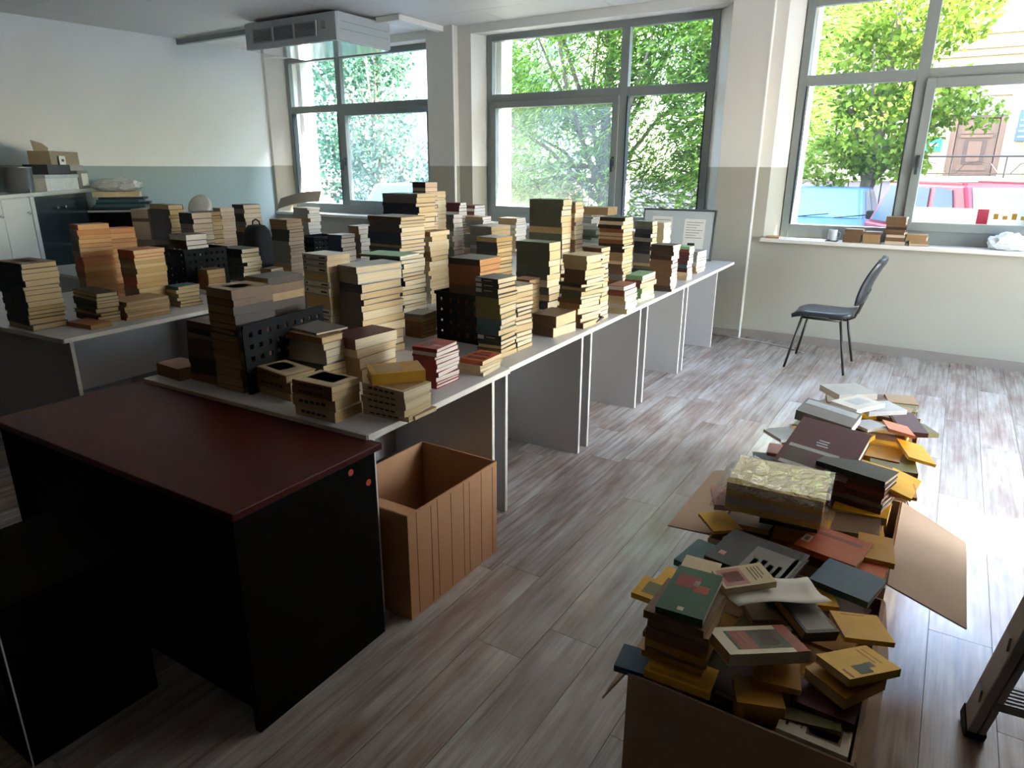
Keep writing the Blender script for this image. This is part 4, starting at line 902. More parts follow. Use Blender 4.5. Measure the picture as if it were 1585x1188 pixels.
# ------------------------------------------------------------------ cabinet by the left wall with things on it
ax = math.atan2(4.39 - 2.70, -8.48 + 6.84)
CAB = Vector((-6.84, 2.70, 0)); ux = Vector((math.cos(ax), math.sin(ax), 0)); bk_ = Vector((-ux.y, ux.x, 0))
t = thing('storage_cabinet', 'pale grey cabinet with dark glass doors by the left wall', 'cabinet', CAB, ax)
CL, CD, CH = 2.30, .30, 1.34     # local x along the front, +y towards the wall
bx('cabinet_body', M_CABW, -.55, CL - .1, .02, CD, 0, CH - .03, t); bx('cabinet_top', M_CABW, -.57, CL - .06, -.02, CD + .01, CH - .03, CH, t, .003)
for x0, x1, k in ((-.54, -.02, 0), (-.01, .50, 1), (.60, 1.08, 2), (1.09, 1.86, 2)):
    dz = bx('cabinet_door', M_CABW if k < 2 else M_GLASSD, x0, x1, .0, .02, .06 if k < 2 else .98 - .9, CH - .04, t, .002)
    kb = bmesh.new(); lathe(kb, [(.006, 0), (.006, .014), (.015, .018), (.015, .026), (.006, .031)], 16)
    kx = {0: -.09, 1: .42, 2: (1.02 if x0 < 1 else 1.22)}[k]
    obj('door_knob', kb, M_CHROME, dz, smooth=True, loc=(kx, 0, CH - .17 if k < 2 else CH - .16), rot=(R(90), 0, 0))
bx('cabinet_stile', M_CABW, .51, .59, -.004, .02, .04, CH - .035, t); bx('cabinet_stile', M_CABW, 1.87, CL - .1, -.004, .02, .04, CH - .035, t)
def on_cab(s, d_=.12): return CAB + ux * s + bk_ * d_ + Vector((0, 0, CH))
# steel pot
t = thing('steel_pot', 'large steel pot with handle on the cabinet\'s left end', 'pot', on_cab(.66), ax)
bm = bmesh.new(); lathe(bm, [(.10, 0), (.113, .01), (.118, .22), (.124, .225), (.118, .228), (.110, .222), (.108, .02)], 32); obj('pot_body', bm, M_STEEL, t, smooth=True)
bm = bmesh.new(); tube(bm, [(.115, 0, .19), (.165, 0, .195), (.17, 0, .08), (.16, 0, .06)], .009, 8); obj('pot_handle', bm, M_BLACK, t, smooth=True)
bm = bmesh.new(); lathe(bm, [(.008, 0), (.008, .03), (.012, .032)], 10); obj('pot_foot', bm, M_STEEL, t, loc=(-.06, -.10, 0))
def simple_carton(name, label, pos, rz, L, W_, h, m_, cat='box', lid=None):
    o = thing(name, label, cat, pos, rz)
    bx('body', m_, -L / 2, L / 2, -W_ / 2, W_ / 2, 0, h, o, .003)
    if lid: bx('lid', lid, -L / 2 - .008, L / 2 + .008, -W_ / 2 - .008, W_ / 2 + .008, h - .03, h + .004, o, .003)
    return o
simple_carton('storage_box', 'long white box on the cabinet beside the steel pot', on_cab(1.34, .13), ax, .80, .24, .15, CV['white'], lid=CV['silver'])
simple_carton('dark_box', 'flat dark box lying on the long white box', on_cab(1.34, .13) + Vector((0, 0, .155)), ax, .54, .22, .095, CV['charcoal'])
o = simple_carton('open_carton', 'brown carton with raised torn flap on top of the cabinet pile', on_cab(1.56, .13) + Vector((0, 0, .25)), ax, .72, .20, .13, M_CARDG)
b_ = bmesh.new(); pts = [(-.20, .10, .13), (.12, .10, .13), (.16, .11, .17), (.05, .115, .21), (-.19, .12, .235)]
va = [b_.verts.new(p) for p in pts]; vb = [b_.verts.new((p[0], p[1] - .005, p[2])) for p in pts]; b_.faces.new(va); b_.faces.new(vb[::-1])
for i in range(5): b_.faces.new((va[i], va[(i + 1) % 5], vb[(i + 1) % 5], vb[i]))
obj('flap', b_, M_CARDG, o)
o = simple_carton('small_card', 'small pale card box standing before the brown carton', on_cab(1.42, .01) + Vector((0, 0, .25)), ax, .15, .012, .085, M_PAPER); bx('card_print', CV['charcoal'], -.03, .03, -.0075, -.0058, .03, .055, o)
simple_carton('flat_carton', 'flat pale carton sticking out on the cabinet pile\'s right', on_cab(1.80, .13) + Vector((0, 0, .19)), ax, .36, .22, .055, CV['pale_grey'])
o = simple_carton('archive_box', 'grey archive box at the cabinet\'s right end', on_cab(1.90, .13), ax, .30, .24, .185, CV['grey']); bx('box_label', M_PAPER, -.05, .13, -.1215, -.1195, .03, .16, o)
# bookcase with bag and folders at the cabinet's right
q0 = CAB + ux * 2.28 + bk_ * .02
t = thing('low_bookcase', 'low dark bookcase between cabinet and green wall', 'bookcase', (-7.90, 4.22, 0), R(50))
bx('bookcase_body', M_MAHOG_SHADE, -.28, .28, 0, .30, 0, 1.12, t); 
for z_ in (.36, .74, 1.09): bx('shelf', M_CABW, -.29, .29, -.012, .30, z_, z_ + .02, t)
t = thing('folder_pile', 'pile of teal folders on the low bookcase', 'folders', (-8.0, 4.31, 1.12), R(50))
for i in range(5): bx('folder', M_TEALF if i % 2 else CV['charcoal'], -.25 + .02 * i, .24 + .04 * (i % 3), -.14, .13, i * .026, i * .026 + .024, t, mtx=Matrix.Rotation(R(-4 + 4 * (i % 3)), 4, 'Z'))
book((-8.0, 4.31, 1.252), R(54), .46, .27, .055, CV['cream'], PAGES['c'][0], 'thick cream album on the teal folder pile', True)
b_ = bmesh.new(); rs = random.Random(9)
bmesh.ops.create_icosphere(b_, subdivisions=3, radius=1.)
for v in b_.verts:
    k = 1 + rs.uniform(-.10, .10); v.co = Vector((v.co.x * .25 * k, v.co.y * .13 * k, max(0, (v.co.z + .75)) * .085 * k))
o = obj('plastic_bag', b_, mat('crumpled_film', '#b9bdbd', .18, .25, 30, .6), None, loc=(-7.98, 4.31, 1.309), rot=(0, 0, R(50))); tag(o, 'crumpled pale plastic bag on top of the cream album', 'bag')
# taped carton on the table by the green wall
o = simple_carton('carton_base', 'dark flat carton under the taped box near the green wall', (-6.25, 3.72, ZT), R(30), .44, .36, .19, M_CARDG)
o = simple_carton('taped_carton', 'tan carton crossed with brown tape near the green wall', (-6.25, 3.72, ZT + .192), R(30), .36, .30, .27, M_CARDL)
MT = mat('brown_tape', '#6b513e', .3, .1)
bx('tape', MT, -.02, .03, -.1516, .1516, .268, .2722, o); bx('tape', MT, -.02, .03, -.1522, -.1502, 0, .27, o); bx('tape', MT, -.1802, .1802, -.1520, -.1500, .16, .19, o); bx('tape', MT, .1800, .1812, -.15, .15, .16, .19, o)
# white round lamp shade behind the left stacks
b_ = bmesh.new(); lathe(b_, [(.11, 0), (.115, .02), (.09, .028)], 28); o = obj('round_plate', b_, CV['white'], None, smooth=True, loc=(-6.05, 4.02, ZT + .47), rot=(R(62), 0, R(25))); tag(o, 'white round plate leaning behind the stacks by the green wall', 'plate')
stack('Z1', -5.75, 3.86, .44, .22, .16, 12, 'dk', 't', 0, 'hidden block')
BKZ = [b for b in BK if b['key'] == 'Z1']; merged('rear_block', BKZ, 'block of dark books under the leaning round plate', 'books')

# ------------------------------------------------------------------ window sill things
b_ = bmesh.new(); lathe(b_, [(.034, 0), (.038, .004), (.038, .092), (.035, .095), (.033, .088), (.032, .01)], 24); o = obj('white_mug', b_, CV['silver'], None, smooth=True, loc=(-.905, 6.83, SILLZ + .006)); tag(o, 'pale grey mug on the right window sill', 'mug')
b_ = bmesh.new(); tube(b_, [(.036, 0, .075), (.062, 0, .07), (.062, 0, .03), (.036, 0, .022)], .005, 8); obj('mug_handle', b_, CV['silver'], o, smooth=True)
bx('coaster', CV['charcoal'], -.05, .05, -.05, .05, -.006, 0, o)
o = thing('paper_spread', 'flat sheets spread at the left of the right sill', 'papers', (-1.18, 6.85, SILLZ))
for i in range(3): bx('sheet', [CV['silver'], M_PAPER, M_PAPER][i], -.16 + .08 * i, .05 + .07 * i, -.07, .07, .002 * i, .002 * i + .0018, o, mtx=Matrix.Rotation(R(-6 + 7 * i), 4, 'Z'))
book((-1.415, 6.83, SILLZ), R(4), .12, .15, .018, CV['tan'], PAGES['p'][0], 'thin tan book at the left end of the right sill')
b_ = bmesh.new(); bmesh.ops.create_icosphere(b_, subdivisions=3, radius=1.); rs = random.Random(4)
for v in b_.verts:
    k = 1 + rs.uniform(-.12, .12); v.co = Vector((v.co.x * .14 * k, v.co.y * .075 * k, max(0, v.co.z + .6) * .085 * k))
o = obj('plastic_bag', b_, mat('white_film', '#d6dade', .2, .15, 30, .5), None, loc=(.40, 6.86, SILLZ)); tag(o, 'white plastic bag on the right end of the window sill', 'bag')
# cable along the floor by the pillar
b_ = bmesh.new(); tube(b_, [(-1.95, 6.68, .006), (-1.6, 6.66, .006), (-1.3, 6.60, .006), (-1.05, 6.50, .006), (-.95, 6.40, .006)], .005, 8); o = obj('floor_cable', b_, CV['white'], None, smooth=True); tag(o, 'white cable on the floor beside the pillar', 'cable')
# printed strip stuck along the bottom of the right sash
o = bx('window_sign', thin_mat('sign_film', '#e4e2de'), -.33, .95, 7.026, 7.029, 1.15, 1.275); tag(o, 'white strip sign with pink band at the bottom of the right window', 'sign')
bx('sign_band', thin_mat('sign_pink', '#d95a78'), .155, .235, 7.0245, 7.0258, 1.152, 1.273, o)
for i in range(9): bx('sign_letter', CV['ochre'], .27 + i * .062, .27 + i * .062 + .034, 7.0245, 7.0258, 1.195, 1.195 + (.045, .03, .05, .03)[i % 4], o)
# ------------------------------------------------------------------ outside
ZS = -.20
g_ = struct(bx('street_ground', mat('asphalt', '#56555a', .9, .1, 4), -60, 40, 7.45, 80, ZS - .3, ZS))
struct(bx('yard_ground', mat('yard', '#b4b6ba', .9, .1, 4), XR + .4, 40, -30, 7.44, ZS - .3, ZS))
M_STONE = mat('facade_stone', '#a58d6a', .85, .08, 3); M_STONE2 = mat('facade_stone_pale', '#b49d7a', .85, .06, 3)
YF = 24.
def zf(z): return z
fac = thing('stone_building', 'cream stone building with carved wooden door across the street', 'building', (0, YF, 0))
# wall pieces leave the door opening free
for a in ((-6.5, -.50, ZS, 11.), (.78, 14., ZS, 11.), (-.50, .78, 3.55, 11.)): bx('facade_wall', M_STONE, a[0], a[1], 0, .8, a[2], a[3], fac)
for z0, z1, pr in ((4.55, 4.72, .10), (4.72, 5.05, .22), (5.05, 5.14, .34), (6.55, 6.70, .16), (9.8, 10.1, .2), (10.1, 10.4, .4)):
    bx('cornice', M_STONE2, -6.52, 14., -pr, 0, z0, z1, fac)
rs = random.Random(2)
for r_ in range(7):
    z0 = 1.3 + r_ * .46
    x_ = -6.4 + (r_ % 2) * .4
    while x_ < 6.2:
        L = rs.choice((.82, .95, 1.1)); x1 = x_ + L
        if not (x1 > -.62 and x_ < .90) : bx('stone_block', M_STONE2 if rs.random() < .5 else M_STONE, x_ + .012, x1 - .012, -.05, 0, z0 + .012, z0 + .448, fac)
        x_ = x1
M_DOOR = mat('carved_oak', '#7a5238', .5, .2, 4, stretch=(4, 4, .6)); M_DOORD = mat('carved_oak_dark', '#5a3a28', .5, .2, 4, stretch=(4, 4, .6))
d_ = bx('entrance_door', M_DOORD, -.50, .78, .18, .28, 1.42, 2.98, fac)
for a in ((-.50, -.36), (.64, .78)): bx('door_jamb', M_DOOR, a[0], a[1], .02, .20, 1.42, 3.0, d_)
bx('door_leaf', M_DOOR, -.34, .62, .10, .19, 1.44, 2.94, d_)
for (x0, x1, z0, z1, y0) in ((-.22, .50, 1.58, 1.66, .07), (-.12, .40, 1.75, 2.42, .075), (-.02, .30, 1.82, 2.36, .06), (-.24, .52, 2.46, 2.54, .05)): bx('door_moulding', M_DOORD if y0 == .075 else M_DOOR, x0, x1, y0, .12, z0, z1, d_)
b_ = bmesh.new(); pts = [(-.24, 2.56), (.52, 2.56), (.14, 2.84)]
va = [b_.verts.new((p[0], .04, p[1])) for p in pts]; vb = [b_.verts.new((p[0], .12, p[1])) for p in pts]; b_.faces.new(va); b_.faces.new(vb[::-1])
for i in range(3): b_.faces.new((va[i], va[(i + 1) % 3], vb[(i + 1) % 3], vb[i]))
obj('door_pediment', b_, M_DOOR, d_)
bx('door_transom_light', mat('transom_glass', '#c9cbb0', .2, .1), -.48, .76, .16, .18, 3.05, 3.52, fac)
b_ = bmesh.new()
for i in range(-3, 10):
    for s in (-1, 1):
        x0 = -.48 + i * .14; p0 = (x0, 3.05); p1 = (x0 + .47 * s, 3.52)
        q = []
        if min(p0[0], p1[0]) >= -.48 and max(p0[0], p1[0]) <= .76: tube(b_, [(p0[0], .15, p0[1]), (p1[0], .15, p1[1])], .008, 4)
obj('transom_lattice', b_, M_DOORD, fac)
bx('door_lintel', M_DOORD, -.50, .78, .05, .2, 2.98, 3.05, fac)
sg = bx('door_plaque', mat('plaque_blue', '#3a4a80', .3, .05), 1.02, 1.42, -.075, -.05, 2.35, 3.15, fac)
for i in range(4): bx('plaque_line', CV['white'], 1.07, 1.37 - .06 * (i % 2), -.079, -.0745, 2.45 + i * .14, 2.48 + i * .14, sg)
sg = bx('green_plaque', mat('plaque_green', '#2f8f72', .4, .05), -1.05, -.66, -.075, -.05, 2.10, 2.45, fac); bx('plaque_line', CV['white'], -.98, -.75, -.079, -.0745, 2.22, 2.32, sg)
M_WG = mat('far_window_glass', '#56606a', .15, .2, 2)
for x0 in (-4.6, -2.4, 1.7, 4.2):
    f_ = bx('facade_window', M_WG, x0, x0 + 1.15, -.02, .06, 6.95, 9.1, fac)
    for a in ((x0 - .12, x0, 6.9, 9.2), (x0 + 1.15, x0 + 1.27, 6.9, 9.2), (x0 - .12, x0 + 1.27, 9.1, 9.26), (x0 - .2, x0 + 1.35, 6.75, 6.9)): bx('window_surround', M_STONE2, a[0], a[1], -.10, .02, a[2], a[3], f_)
    bx('window_bar', CV['white'], x0 + .55, x0 + .60, -.04, -.01, 6.95, 9.1, f_); bx('window_bar', CV['white'], x0, x0 + 1.15, -.04, -.01, 8.3, 8.35, f_)
for x0 in (-4.0, -2.2):
    f_ = bx('facade_window', M_WG, x0, x0 + 1.0, -.03, .04, 2.0, 3.7, fac); bx('window_bar', M_DOOR, x0 + .47, x0 + .53, -.05, -.02, 2.0, 3.7, f_)
    bx('window_surround', M_STONE2, x0 - .1, x0 + 1.1, -.12, -.01, 3.7, 3.86, f_)
# raised terrace with tiled retaining wall and railing
ter = thing('retaining_wall', 'brown panelled retaining wall below the stone building', 'wall', (0, 21.2, 0))
bx('wall_core', mat('retaining_dark', '#4a413d', .9), -9, 12, .05, 2.6, ZS, 1.30, ter)
M_RET = mat('retaining_panel', '#8a7770', .8, .1, 4)
for i in range(26):
    for j in range(2): bx('wall_panel', M_RET, -9 + i * .8 + .015, -9 + (i + 1) * .8 - .015, 0, .05, ZS + .02 + j * .75, ZS + .02 + (j + 1) * .75 - .03, ter)
bx('wall_coping', M_STONE2, -9, 12, -.06, .3, 1.30, 1.40, ter)
rl = thing('iron_railing', 'thin dark iron railing in front of the carved door', 'railing', (0, 21.4, 1.40))
b_ = bmesh.new(); tube(b_, [(-2.6, 0, .52), (4.8, 0, .52)], .022, 6); obj('handrail', b_, M_METAL, rl)
b_ = bmesh.new(); tube(b_, [(-2.6, 0, .10), (4.8, 0, .10)], .012, 6); obj('lower_rail', b_, M_METAL, rl)
for i in range(6):
    x_ = -2.6 + i * 1.15; b_ = bmesh.new(); tube(b_, [(x_, 0, 0), (x_, 0, .52)], .018, 6); obj('railing_post', b_, M_METAL, rl)
    b_ = bmesh.new(); tube(b_, [(x_ + .12, 0, .10), (x_ + .30, 0, .34), (x_ + .57, 0, .40), (x_ + .84, 0, .34), (x_ + 1.03, 0, .10)], .010, 5); obj('railing_scroll', b_, M_METAL, rl)
# white house to the left
wh = thing('white_house', 'bright white house seen through the first window', 'building', (-19., 25., 0))
bx('house_wall', mat('white_render', '#dedcd6', .8, .03), -9, 6.5, 0, 6, ZS, 12, wh)
for x0 in (-7, -4, -1, 2.2, 4.6):
    for z0 in (2.4, 5.6):
        f_ = bx('house_window', M_WG, x0, x0 + 1.1, -.03, .05, z0, z0 + 1.6, wh); bx('window_bar', CV['white'], x0 + .5, x0 + .58, -.06, -.02, z0, z0 + 1.6, f_)
bx('house_plinth', mat('plinth_red', '#a9705f', .8, .1), -9, 6.5, -.06, 0, ZS, 1.15, wh)
sb = thing('street_board', 'white street hoarding seen between the trees in first window', 'sign', (-13.2, 16.0, ZS), R(14))
bx('board_face', CV['white'], 0, 1.7, 0, .05, 1.2, 2.55, sb)
for x_ in (.1, 1.5): bx('board_post', M_METAL, x_, x_ + .08, .05, .13, 0, 2.55, sb)
bx('board_foot', mat('plinth_red', '#a9705f'), 0, 1.7, 0, .05, .5, 1.2, sb)
for i in range(6): bx('board_letter', CV['charcoal'], .15 + i * .22, .28 + i * .22, -.006, .001, 1.45 + .06 * (i % 2), 1.68 + .04 * (i % 3), sb)

# unseen block added on the right to keep the parked cars in shade
wg = thing('shade_block', 'added unseen block that shades the parked cars', 'building', (0, 0, 0)); bx('shade_block_wall', MATS['white_render'], 5.2, 12, 8.8, 20.4, ZS, 8.2, wg)
for i in range(4): bx('shade_block_window', M_WG, 5.18, 5.26, 10 + i * 3, 11.2 + i * 3, 2, 3.6, wg)
# cars ---------------------------------------------------------------
def car(label, loc, rz, paint, prof, cab, wid, win, wheels, extras=()):
    """prof: lower body side outline (x,z); cab: greenhouse (x0 bottom rear, x1 top rear, x2 top front, x3 bottom front, z0, z1)"""
    t = thing('parked_car', label, 'car', loc, rz); hw = wid / 2
    b_ = bmesh.new()
    a = [b_.verts.new((x_, -hw * (1 if z_ > .35 else .96), z_)) for x_, z_ in prof]; c_ = [b_.verts.new((x_, hw * (1 if z_ > .35 else .96), z_)) for x_, z_ in prof]
    b_.faces.new(a); b_.faces.new(c_[::-1])
    for i in range(len(prof)): b_.faces.new((a[i], a[(i + 1) % len(prof)], c_[(i + 1) % len(prof)], c_[i]))
    obj('car_body', b_, paint, t, .04, False)
    x0, x1, x2, x3, z0, z1 = cab; ti = hw * .80; tb = hw * .96
    V = {'brl': (x0, tb, z0), 'brr': (x0, -tb, z0), 'trl': (x1, ti, z1), 'trr': (x1, -ti, z1), 'tfl': (x2, ti, z1), 'tfr': (x2, -ti, z1), 'bfl': (x3, tb, z0), 'bfr': (x3, -tb, z0)}
    b_ = bmesh.new(); v = {k: b_.verts.new(p) for k, p in V.items()}
    for f in (('brl', 'trl', 'trr', 'brr'), ('bfl', 'bfr', 'tfr', 'tfl'), ('brl', 'bfl', 'tfl', 'trl'), ('brr', 'trr', 'tfr', 'bfr'), ('trl', 'tfl', 'tfr', 'trr'), ('brl', 'brr', 'bfr', 'bfl')): b_.faces.new([v[k] for k in f])
    obj('cabin', b_, paint, t, .035)
    def pane(nm, P, inset, m_):
        P = [Vector(p) for p in P]; cen = sum(P, Vector()) / 4; n_ = (P[1] - P[0]).cross(P[3] - P[0]).normalized()
        if n_.dot(cen - Vector(((x0 + x3) / 2, 0, (z0 + z1) / 2))) < 0: n_ = -n_
        Q = [p + (cen - p).normalized() * inset + n_ * .012 for p in P]; b2 = bmesh.new(); f = quad(b2, Q)
        Q2 = [q - n_ * .02 for q in Q]; o2 = [b2.verts.new(q) for q in Q2]; fv = list(f.verts)
        for i in range(4): b2.faces.new((fv[i], fv[(i + 1) % 4], o2[(i + 1) % 4], o2[i]))
        return obj(nm, b2, m_, t)
    L = lambda p, q, k: tuple(Vector(p) * (1 - k) + Vector(q) * k)
    MW = mat('car_glass', '#3f4649', .15, .1, 3, spec=.3); MS = mat('windscreen_sky_tint', '#5f93b2', .25, .1, 3, spec=.2)  # windscreen blue is the reflected sky put into the colour
    ws = pane('windscreen', [V['bfl'], V['bfr'], V['tfr'], V['tfl']], .09, MS)
    pane('rear_window', [V['brr'], V['brl'], V['trl'], V['trr']], .10, MW)
    for s, (a_, b3, c3, d3) in (('l', ('brl', 'bfl', 'tfl', 'trl')), ('r', ('brr', 'bfr', 'tfr', 'trr'))):
        ks = win
        for k0, k1 in ks: pane('side_window', [L(V[a_], V[b3], k0), L(V[a_], V[b3], k1), L(V[d3], V[c3], k1), L(V[d3], V[c3], k0)], .07, MW)
    for x_ in wheels:
        for s in (-1, 1):
            bm = bmesh.new(); lathe(bm, [(.20, -.10), (.30, -.10), (.32, -.07), (.32, .07), (.30, .10), (.20, .10)], 24); w_ = obj('wheel', bm, M_BLACK, t, loc=(x_, s * (hw - .10), .32), rot=(R(90), 0, 0))
            bm = bmesh.new(); lathe(bm, [(.19, -.105), (.19, .105)], 16); obj('hub_cap', bm, M_ALU, w_)
    for s in (-1, 1):
        bm = bmesh.new(); box(bm, x3 - .22, x3 - .08, s * (hw + .02) - .02 + (0 if s > 0 else -.12), s * (hw + .02) + .02 + (.12 if s > 0 else 0), z0 + .02, z0 + .16); obj('wing_mirror', bm, M_BLACK, t, .02)
        hb = bmesh.new(); xf = max(p[0] for p in prof); box(hb, xf - .06, xf + .015, s * hw * .72 - .17, s * hw * .72 + .17, .58, .74); obj('headlight', hb, CV['silver'], t, .02)
    for y_ in (-.25, .35):
        bm = bmesh.new(); n0 = Vector((x3 + .02, y_, z0 + .03)); n1 = Vector((x3 - .05, y_ + .50, z0 + .09)); tube(bm, [n0, n1], .010, 5); obj('wiper', bm, M_BLACK, t)
    bx('grille', M_BLACK, xf - .02, xf + .012, -hw * .45, hw * .45, .55, .72, t); bx('bumper', M_METAL, xf - .05, xf + .05, -hw * .98, hw * .98, .32, .50, t, .02)
    for nm, m_, a2 in extras: bx(nm, m_, *a2, t, .01)
    return t
P_BLUE = mat('paint_pale_blue', '#46618c', .4, .03, spec=.3); P_RED = mat('paint_red', '#8f1822', .4, .03, spec=.25); P_WHT = mat('paint_white', '#8fa3b4', .4, .03, spec=.3)
hatch = [(-1.95, .30), (1.95, .30), (2.0, .60), (1.75, .86), (1.05, .98), (-1.9, .98), (-2.0, .70)]
car('pale blue hatchback facing the right window', (-2.12, 14.3, ZS), R(-90), P_BLUE, hatch, (-1.85, -1.35, .35, 1.08, .96, 1.46), 1.66, ((.06, .48), (.50, .86)), (-1.25, 1.25))
suvp = [(-2.15, .38), (2.10, .38), (2.15, .70), (2.05, .98), (.98, 1.06), (-2.1, 1.06), (-2.18, .70)]
dv = Vector((.455, -.89, 0)); nv = Vector((.89, .455, 0))
cx = Vector((.08, 10.1, 0)) - dv * .80 + nv * .86
car('red off-road car parked close to the right window', (cx.x, cx.y, ZS - .06), math.atan2(-.89, .455), P_RED, suvp, (-2.05, -1.80, .38, .95, 1.05, 1.66), 1.72, ((.03, .34), (.37, .64), (.66, .90)), (-1.35, 1.35),
    (('side_stripe', CV['silver'], (-2.0, 1.8, -.868, -.855, .86, .90)), ('roof_rail', P_RED, (-1.7, .2, -.62, -.56, 1.65, 1.69)), ('roof_rail', P_RED, (-1.7, .2, .56, .62, 1.65, 1.69))))
car('white car parked outside the first window', (-9.6, 11.2, ZS), R(-60), P_WHT, hatch, (-1.85, -1.35, .35, 1.08, .96, 1.46), 1.66, ((.06, .48), (.50, .86)), (-1.25, 1.25))
car('pale blue car behind the white one outside first window', (-14.2, 14.8, ZS), R(-50), P_BLUE, hatch, (-1.85, -1.35, .35, 1.08, .96, 1.46), 1.66, ((.06, .48), (.50, .86)), (-1.25, 1.25))

# trees --------------------------------------------------------------
def leaf_mat(name, c0, c1):
    m = bpy.data.materials.new(name); m.use_nodes = True; n = m.node_tree.nodes; l = m.node_tree.links; n.remove(n['Principled BSDF'])
    g = n.new('ShaderNodeNewGeometry'); mx = n.new('ShaderNodeMix'); mx.data_type = 'RGBA'; mx.inputs[6].default_value = lin(c0); mx.inputs[7].default_value = lin(c1); l.new(g.outputs['Random Per Island'], mx.inputs[0])
    d = n.new('ShaderNodeBsdfDiffuse'); tl = n.new('ShaderNodeBsdfTranslucent'); ms = n.new('ShaderNodeMixShader'); ms.inputs[0].default_value = .45
    l.new(mx.outputs[2], d.inputs[0]); l.new(mx.outputs[2], tl.inputs[0]); l.new(d.outputs[0], ms.inputs[1]); l.new(tl.outputs[0], ms.inputs[2]); l.new(ms.outputs[0], n['Material Output'].inputs[0]); return m
ML1 = leaf_mat('leaf_maple', '#48601f', '#8c9c3a'); ML2 = leaf_mat('leaf_thuja', '#46602a', '#8cab48'); ML3 = leaf_mat('leaf_ash_hazed', '#34503c', '#6f8f72'); ML4 = leaf_mat('leaf_grey', '#5f6f50', '#a3ad88')  # ash leaves: haze at the first window is mixed into their grey-green
M_BARK = mat('bark', '#6b5a49', .9, .25, 14, .5)
def foliage(name, m_, blobs, n, size, seed, parent, spray=False):
    rs = random.Random(seed); vs, fs = [], []
    tot = sum(b[3] * b[4] * b[5] for b in blobs) ** 1.0
    for (x_, y_, z_, rx, ry, rz_) in blobs:
        k = int(n * rx * ry * rz_ / tot)
        for _ in range(k):
            while True:
                p = Vector((rs.uniform(-1, 1), rs.uniform(-1, 1), rs.uniform(-1, 1)))
                q = p.length
                if q < 1 and rs.random() < .25 + .75 * q * q: break
            c_ = Vector((x_ + p.x * rx, y_ + p.y * ry, z_ + p.z * rz_))
            if spray:
                d1 = Vector((p.x + rs.uniform(-.7, .7), p.y + rs.uniform(-.7, .7), rs.uniform(-.9, .5))).normalized(); sd = d1.orthogonal().normalized(); sd.rotate(Matrix.Rotation(rs.uniform(0, 6.28), 3, d1))
                for j in range(4):
                    o_ = c_ + d1 * size * .5 * j + sd * rs.uniform(-1, 1) * size * .4; d2 = (d1 + sd * rs.uniform(-.8, .8)).normalized(); s2 = d2.cross(Vector((rs.random(), rs.random(), rs.random()))).normalized()
                    L_ = size * rs.uniform(.8, 1.5); b0 = len(vs)
                    vs += [tuple(o_), tuple(o_ + d2 * L_ * .5 + s2 * size * .13), tuple(o_ + d2 * L_), tuple(o_ + d2 * L_ * .5 - s2 * size * .13)]; fs.append((b0, b0 + 1, b0 + 2, b0 + 3))
            else:
                d1 = Vector((rs.uniform(-1, 1), rs.uniform(-1, 1), rs.uniform(-1, .5))).normalized(); sd = d1.cross(Vector((rs.uniform(-1, 1), rs.uniform(-1, 1), rs.uniform(-1, 1)))).normalized()
                s_ = size * rs.uniform(.6, 1.3); b0 = len(vs)
                vs += [tuple(c_), tuple(c_ + d1 * s_ * .35 + sd * s_ * .42), tuple(c_ + d1 * s_), tuple(c_ + d1 * s_ * .35 - sd * s_ * .42)]; fs.append((b0, b0 + 1, b0 + 2, b0 + 3))
    me = bpy.data.meshes.new(name); me.from_pydata(vs, [], fs); me.materials.append(m_); me.update()
    o = bpy.data.objects.new(name, me); C.objects.link(o); o.parent = parent; o['kind'] = 'stuff'; return o
def tree(label, base, trunk, m_, blobs, n, size, seed, spray=False, limbs=()):
    t = thing('street_tree', label, 'tree', base)
    bm = bmesh.new(); tube(bm, trunk, [.13 - .08 * i / (len(trunk) - 1) for i in range(len(trunk))], 9); obj('trunk', bm, M_BARK, t, smooth=True)
    for lb in limbs:
        bm = bmesh.new(); tube(bm, lb, [.045 - .03 * i / (len(lb) - 1) for i in range(len(lb))], 6); obj('branch', bm, M_BARK, t, smooth=True)
    foliage('foliage', m_, blobs, n, size, seed, t, spray); return t
def limbs_for(rs, blobs, z0):
    out = []
    for b in blobs:
        for _ in range(3):
            e = Vector((b[0] + rs.uniform(-.7, .7) * b[3], b[1] + rs.uniform(-.7, .7) * b[4], b[2] + rs.uniform(-.3, .8) * b[5])); s = Vector((0, 0, z0 + rs.uniform(0, .8)))
            mid_ = (s + e) / 2 + Vector((rs.uniform(-.2, .2), rs.uniform(-.2, .2), .15)); out.append([s, mid_, e])
    return out
rs = random.Random(21)
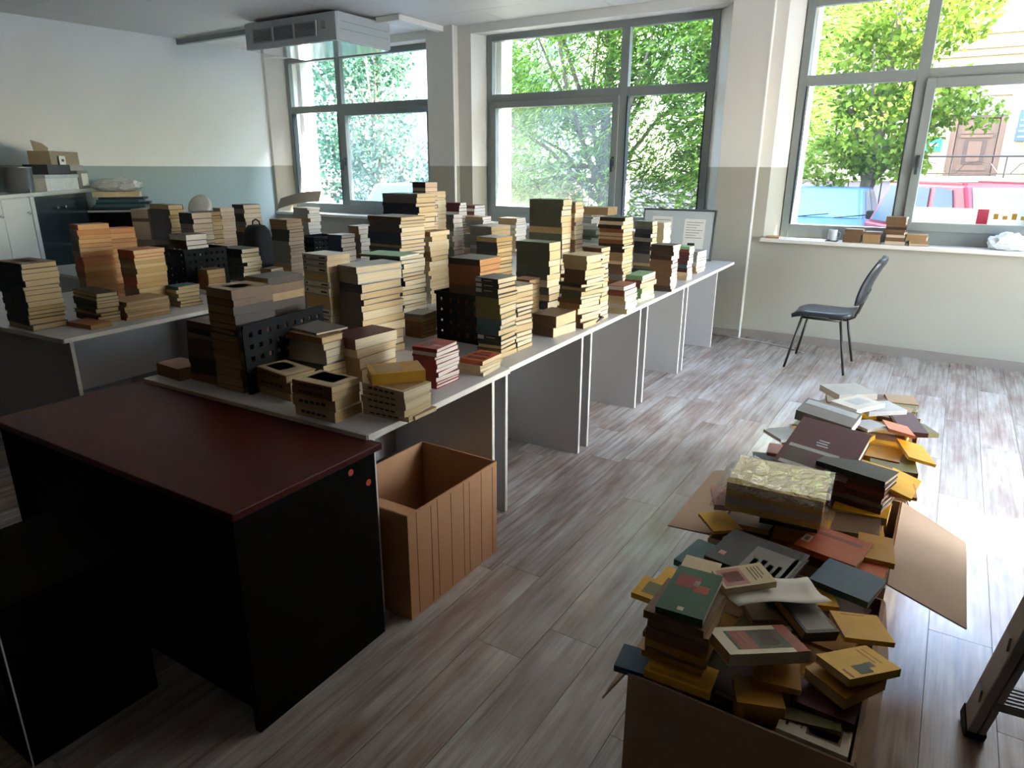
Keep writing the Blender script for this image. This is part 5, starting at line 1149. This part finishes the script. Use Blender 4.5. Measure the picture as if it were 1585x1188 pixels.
#TREES#
B1_ = [(-.9, 0, 3.7, 1.7, 1.2, 1.4), (.9, .3, 2.6, 1.5, 1.1, 1.1), (-1.3, .2, 2.0, 1.4, 1.0, 1.0), (.2, -.3, 4.6, 1.9, 1.2, 1.0), (1.3, -.2, 3.8, 1.2, .9, 1.1), (-.2, 0, 1.4, 1.2, .8, .8), (-1.8, .3, 1.2, .9, .8, .6)]
tree('feathery green conifer filling the middle window', (-4.95, 10.6, ZS), [(0, 0, 0), (.05, 0, 1.2), (-.05, .05, 2.6), (.1, 0, 4.6)], ML2, B1_, 15000, .11, 1, True, limbs_for(rs, B1_, 1.0))
B2_ = [(0, 0, 2.6, 1.0, .9, 1.2), (.1, 0, 3.9, 1.1, .9, 1.0), (-.1, .1, 1.5, .8, .8, .8)]
tree('bright green conifer between middle and right windows', (-2.75, 10.4, ZS), [(0, 0, 0), (0, 0, 2.2), (.05, 0, 4.6)], ML2, B2_, 6000, .11, 2, True, limbs_for(rs, B2_, .8))
B3_ = [(0, 0, 2.5, 1.15, 1.0, .75), (-.4, .2, 3.6, 1.1, 1.0, .9), (.9, 0, 3.1, .8, .8, .5), (.3, .1, 4.5, 1.4, 1.1, .8), (-.7, 0, 1.95, .8, .7, .5), (1.5, .1, 2.75, .55, .5, .30), (.35, -.1, 1.9, .65, .6, .35)]
tree('broad-leaved tree outside the right window above the cars', (-1.55, 15.5, ZS), [(0, 0, 0), (-.05, 0, 1.4), (.05, 0, 3.0), (.1, 0, 4.6)], ML1, B3_, 9500, .115, 3, False, limbs_for(rs, B3_, 1.2))
B4_ = [(-.5, 0, 3.0, 1.3, 1.2, 1.4), (-.3, 0, 4.4, 1.3, 1.2, 1.1), (-.9, .2, 1.8, 1.2, 1.0, .8), (.3, .1, 1.9, .9, .8, .7)]
tree('grey-green tree at the left of the first window', (-10.6, 11.4, ZS), [(0, 0, 0), (.05, 0, 1.4), (0, 0, 3.0), (.1, 0, 4.8)], ML3, B4_, 11000, .10, 4, False, limbs_for(rs, B4_, 1.0))
B5_ = [(.5, 0, 2.2, .75, .9, .9), (.9, 0, 3.3, .55, .8, .7), (.5, 0, 1.5, .6, .7, .5)]
tree('grey-green tree at the right of the first window', (-8.75, 12.6, ZS), [(0, 0, 0), (.05, 0, 1.4), (0, 0, 4.0)], ML3, B5_, 6500, .10, 5, False, limbs_for(rs, B5_, 1.0))
